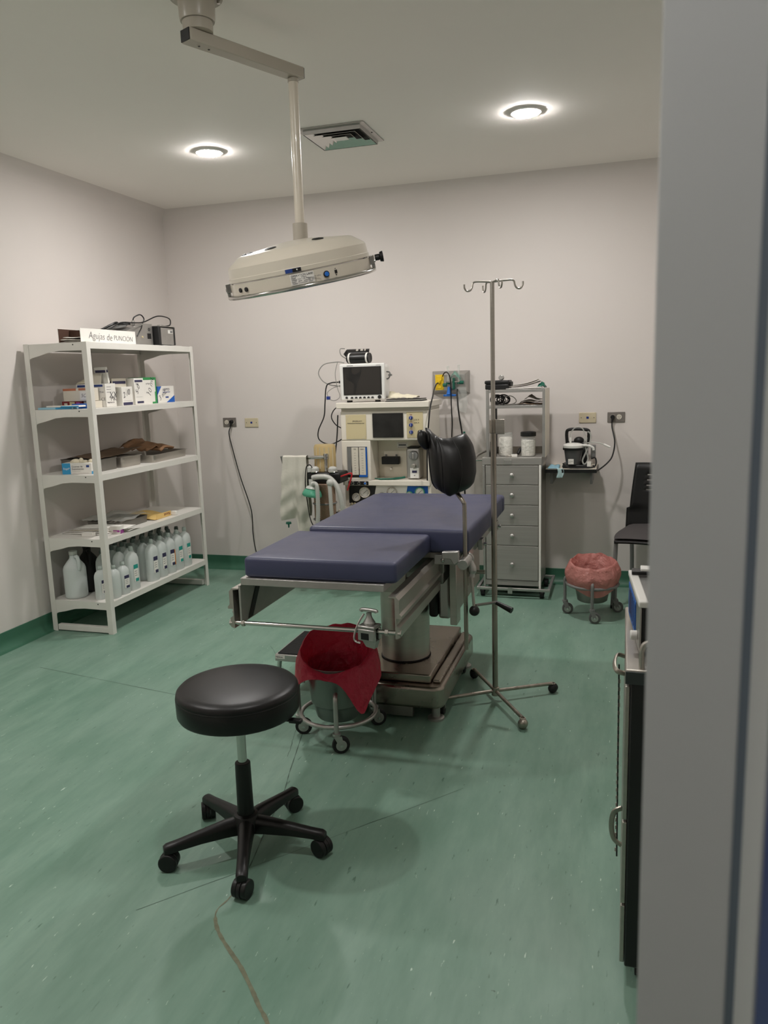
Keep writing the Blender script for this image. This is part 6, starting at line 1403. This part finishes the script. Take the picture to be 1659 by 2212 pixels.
MB().grid(lambda u, v: (-0.415+0.04*u+0.006*math.sin(4*v), 5.2435-0.003*math.sin(6*u), z+0.004-0.062*v), 8, 8).build('hanging_half', 'film_blue', mk_, solid=0.0008)

# ================================================================ CHAIR
t = thing('visitor_chair', 'black stacking chair with slotted plastic back and grey padded seat', 'chair', (0.215, 5.14, 0), rad(-16))
def seat(u, v, o):
    s = (u-0.5)*2; q = (v-0.5)*2
    return (0.232*s*(1-0.10*max(0, -q)**3*abs(s)), 0.225*q*(1-0.06*s*s), 0.452+0.012*(1-s*s)-0.014*max(0, -q)**2+o*(1-0.5*max(abs(s), abs(q))**6))
MB().grid(lambda u, v: seat(u, v, 0.028), 16, 16).grid(lambda u, v: seat(u, v, -0.004), 16, 16).build('seat_cushion', 'grey_fabric', t, local=True, smooth=60)
MB().grid(lambda u, v: Vector(seat(u, v, -0.010))*1.0+Vector((0, 0, -0.006)), 16, 16).build('seat_pan', 'black_plastic', t, local=True, smooth=60, solid=0.014)
def back(u, v):
    s = (u-0.5)*2
    w_ = 0.225*(1-0.16*max(0, v-0.32)**1.3)
    if v < 0.32: w_ = 0.245
    return (w_*s-0.01, 0.195+0.035*(1-s*s)+0.06*v, 0.442+0.435*v)
rows_ = [0, 0.08, 0.16, 0.24, 0.31, 0.325, 0.40, 0.48, 0.56, 0.585, 0.60, 0.65, 0.665, 0.73, 0.745, 0.81, 0.825, 0.9, 1.0]
m = MB(); slots = [(9, 10), (11, 12), (13, 14), (15, 16)]
nu = 20
for j in range(len(rows_)-1):
    for i in range(nu):
        if any(a == j for a, b in slots) and 4 <= i < 16: continue
        m.add([back(i/nu, rows_[j]), back((i+1)/nu, rows_[j]), back((i+1)/nu, rows_[j+1]), back(i/nu, rows_[j+1])], [(0, 1, 2, 3)])
bk_ = m.build('backrest', 'black_plastic', t, local=True, smooth=50, solid=0.009)
me = bk_.data; bm = bmesh.new(); bm.from_mesh(me); bmesh.ops.remove_doubles(bm, verts=bm.verts, dist=1e-5); bmesh.ops.recalc_face_normals(bm, faces=bm.faces); bm.to_mesh(me); bm.free()
for sx in (-1, 1):
    MB().tube(spl([(sx*0.215, 0.20, 0.46), (sx*0.213, 0.20, 0.38), (sx*0.21, 0.205, 0.25), (sx*0.215, 0.235, 0.008)]), 0.011, 10, flat=1.2).build('leg', 'grey_paint', t, local=True)
    MB().tube(spl([(sx*0.205, -0.18, 0.43), (sx*0.21, -0.185, 0.25), (sx*0.215, -0.20, 0.008)]), 0.011, 10, flat=1.2).build('leg', 'grey_paint', t, local=True)
    MB().tube([(sx*0.21, -0.18, 0.428), (sx*0.215, 0.20, 0.43)], 0.010, 8).build('side_rail', 'grey_paint', t, local=True)
    for y in (-0.20, 0.235): MB().cyl((sx*0.215, y, 0.0), (sx*0.215, y, 0.02), 0.0135, n=10).build('foot_cap', 'black_rubber', t, local=True)

# ================================================================ SIDE CART NEXT TO THE DOOR
t = thing('steel_cart', 'stainless steel drawer cart half hidden behind the door frame', 'cart', (0.27, 2.03, 0))
kx0, kx1, ky0, ky1, kt = 0.014, 0.56, 1.785, 2.285, 0.822
B(kx0+0.012, kx1, ky0+0.006, ky1-0.004, 0.055, kt-0.033).build('body', 'dark_metal', t, bevel=0.004)
B(kx0, kx1, ky0, ky1, kt-0.0325, kt).build('worktop', 'steel', t, bevel=0.004)
B(kx0+0.001, kx1, ky0-0.0035, ky0-0.0003, kt-0.034, kt-0.004).build('shaded_lip', 'shaded_lip', t, bevel=0.001)  # dark sheet over the steel lip, painting in its dim corridor reflection
zz = 0.06
for k, hgt in enumerate((0.16, 0.22, 0.34)):
    d_ = B(kx0+0.001, kx0+0.0115, ky0+0.010, ky1-0.008, zz+0.003, zz+hgt-0.003).build('drawer', 'steel', t, bevel=0.002)
    zc_ = zz+hgt*0.72
    if k == 1:
        zc_ = 0.395
        MB().tube(spl([(kx0+0.0008, ky0+0.06, zc_+0.05), (kx0-0.018, ky0+0.062, zc_+0.035), (kx0-0.024, ky0+0.064, zc_), (kx0-0.018, ky0+0.062, zc_-0.035), (kx0+0.0008, ky0+0.06, zc_-0.05)]), 0.0035, 8, flat=1.8).build('handle', 'steel_worn', d_)
    zz += hgt
MB().tube(spl([(kx0+0.0005, ky0+0.03, 0.80), (kx0-0.018, ky0+0.03, 0.806), (kx0-0.024, ky0+0.06, 0.812), (kx0-0.018, ky0+0.12, 0.812), (kx0+0.0005, ky0+0.13, 0.806)]), 0.0035, 8, flat=1.8).build('pull_ring', 'steel_worn', t)
MB().tube(spl([(kx0+0.036, ky0+0.012, kt), (kx0+0.036, ky0+0.012, kt+0.045), (kx0+0.050, ky0+0.012, kt+0.062), (kx0+0.10, ky0+0.012, kt+0.064), (kx1-0.12, ky0+0.012, kt+0.064), (kx1-0.05, ky0+0.012, kt+0.06), (kx1-0.036, ky0+0.012, kt+0.04), (kx1-0.036, ky0+0.012, kt)], 5), 0.0065, 10).build('guard_rail', 'steel', t)
for x in (kx0+0.05, kx1-0.05):
    for y in (ky0+0.06, ky1-0.06):
        c_ = CY((x-0.012, y, 0.026), (x+0.012, y, 0.026), 0.026, n=18).build('caster', 'black_rubber', t, bevel=0.002); B(x-0.016, x+0.016, y-0.014, y+0.014, 0.027, 0.0545).build('caster_fork', 'black_plastic', c_)
o = thing('bead_strap', 'thin black and white dashed strap hanging from the cart handle', 'strap', (kx0-0.012, ky0+0.075, 0.45))
MB().tube([(kx0-0.0135, ky0+0.075, 0.805), (kx0-0.010, ky0+0.075, 0.305)], 0.0022, 6).build('cord', 'cable_black', o)
for k in range(23): B(kx0-0.0150, kx0-0.0095, ky0+0.0735, ky0+0.0765, 0.318+k*0.02, 0.328+k*0.02).build('white_dash', 'paper_grey', o)
Md = Matrix.Translation((0.035, 2.03, kt+0.0006)) @ Matrix.Rotation(rad(4.2), 4, 'Z')
t = thing('bench_device', 'grey bench device with blue panel and white top edge on the steel cart', 'medical device', (0.16, 2.03, kt+0.0006))
B(0.004, 0.26, -0.15, 0.15, 0.008, 0.118, M=Md).build('case', 'black_plastic', t, bevel=0.004)
B(-0.001, 0.0035, -0.15, 0.15, 0.008, 0.118, M=Md).build('front_panel', 'alu', t, bevel=0.001); B(-0.0026, -0.0012, -0.06, 0.14, 0.02, 0.105, M=Md).build('blue_panel', 'royal', t)
for k in range(5): B(-0.0034, -0.0027, -0.05+0.035*k, -0.044+0.04*k, 0.03, 0.095, M=Md).build('panel_print', 'navy_print', t)
CY(Md @ Vector((-0.0012, -0.105, 0.036)), Md @ Vector((-0.018, -0.105, 0.036)), 0.0115, n=18).build('knob', 'white_plastic', t, bevel=0.002)
B(-0.004, 0.018, -0.154, 0.154, 0.1185, 0.134, M=Md).build('top_edge', 'white_plastic', t, bevel=0.003); B(0.0185, 0.262, -0.152, 0.152, 0.1185, 0.128, M=Md).build('lid', 'grey_paint', t, bevel=0.002)
for a in (-0.12, 0.12):
    for b in (0.03, 0.22): CY(Md @ Vector((b, a, 0)), Md @ Vector((b, a, 0.0075)), 0.01, n=10).build('foot', 'black_rubber', t)
t = thing('small_case', 'small black case with white lid resting on the bench device', 'case', (0.09, 2.13, kt+0.135))
zq = kt+0.0006+0.1345
B(0.028, 0.18, 2.125, 2.165, zq, zq+0.010).build('case_body', 'black_plastic', t, bevel=0.002); B(0.05, 0.18, 2.126, 2.164, zq+0.0102, zq+0.018).build('case_lid', 'white_plastic', t, bevel=0.002)
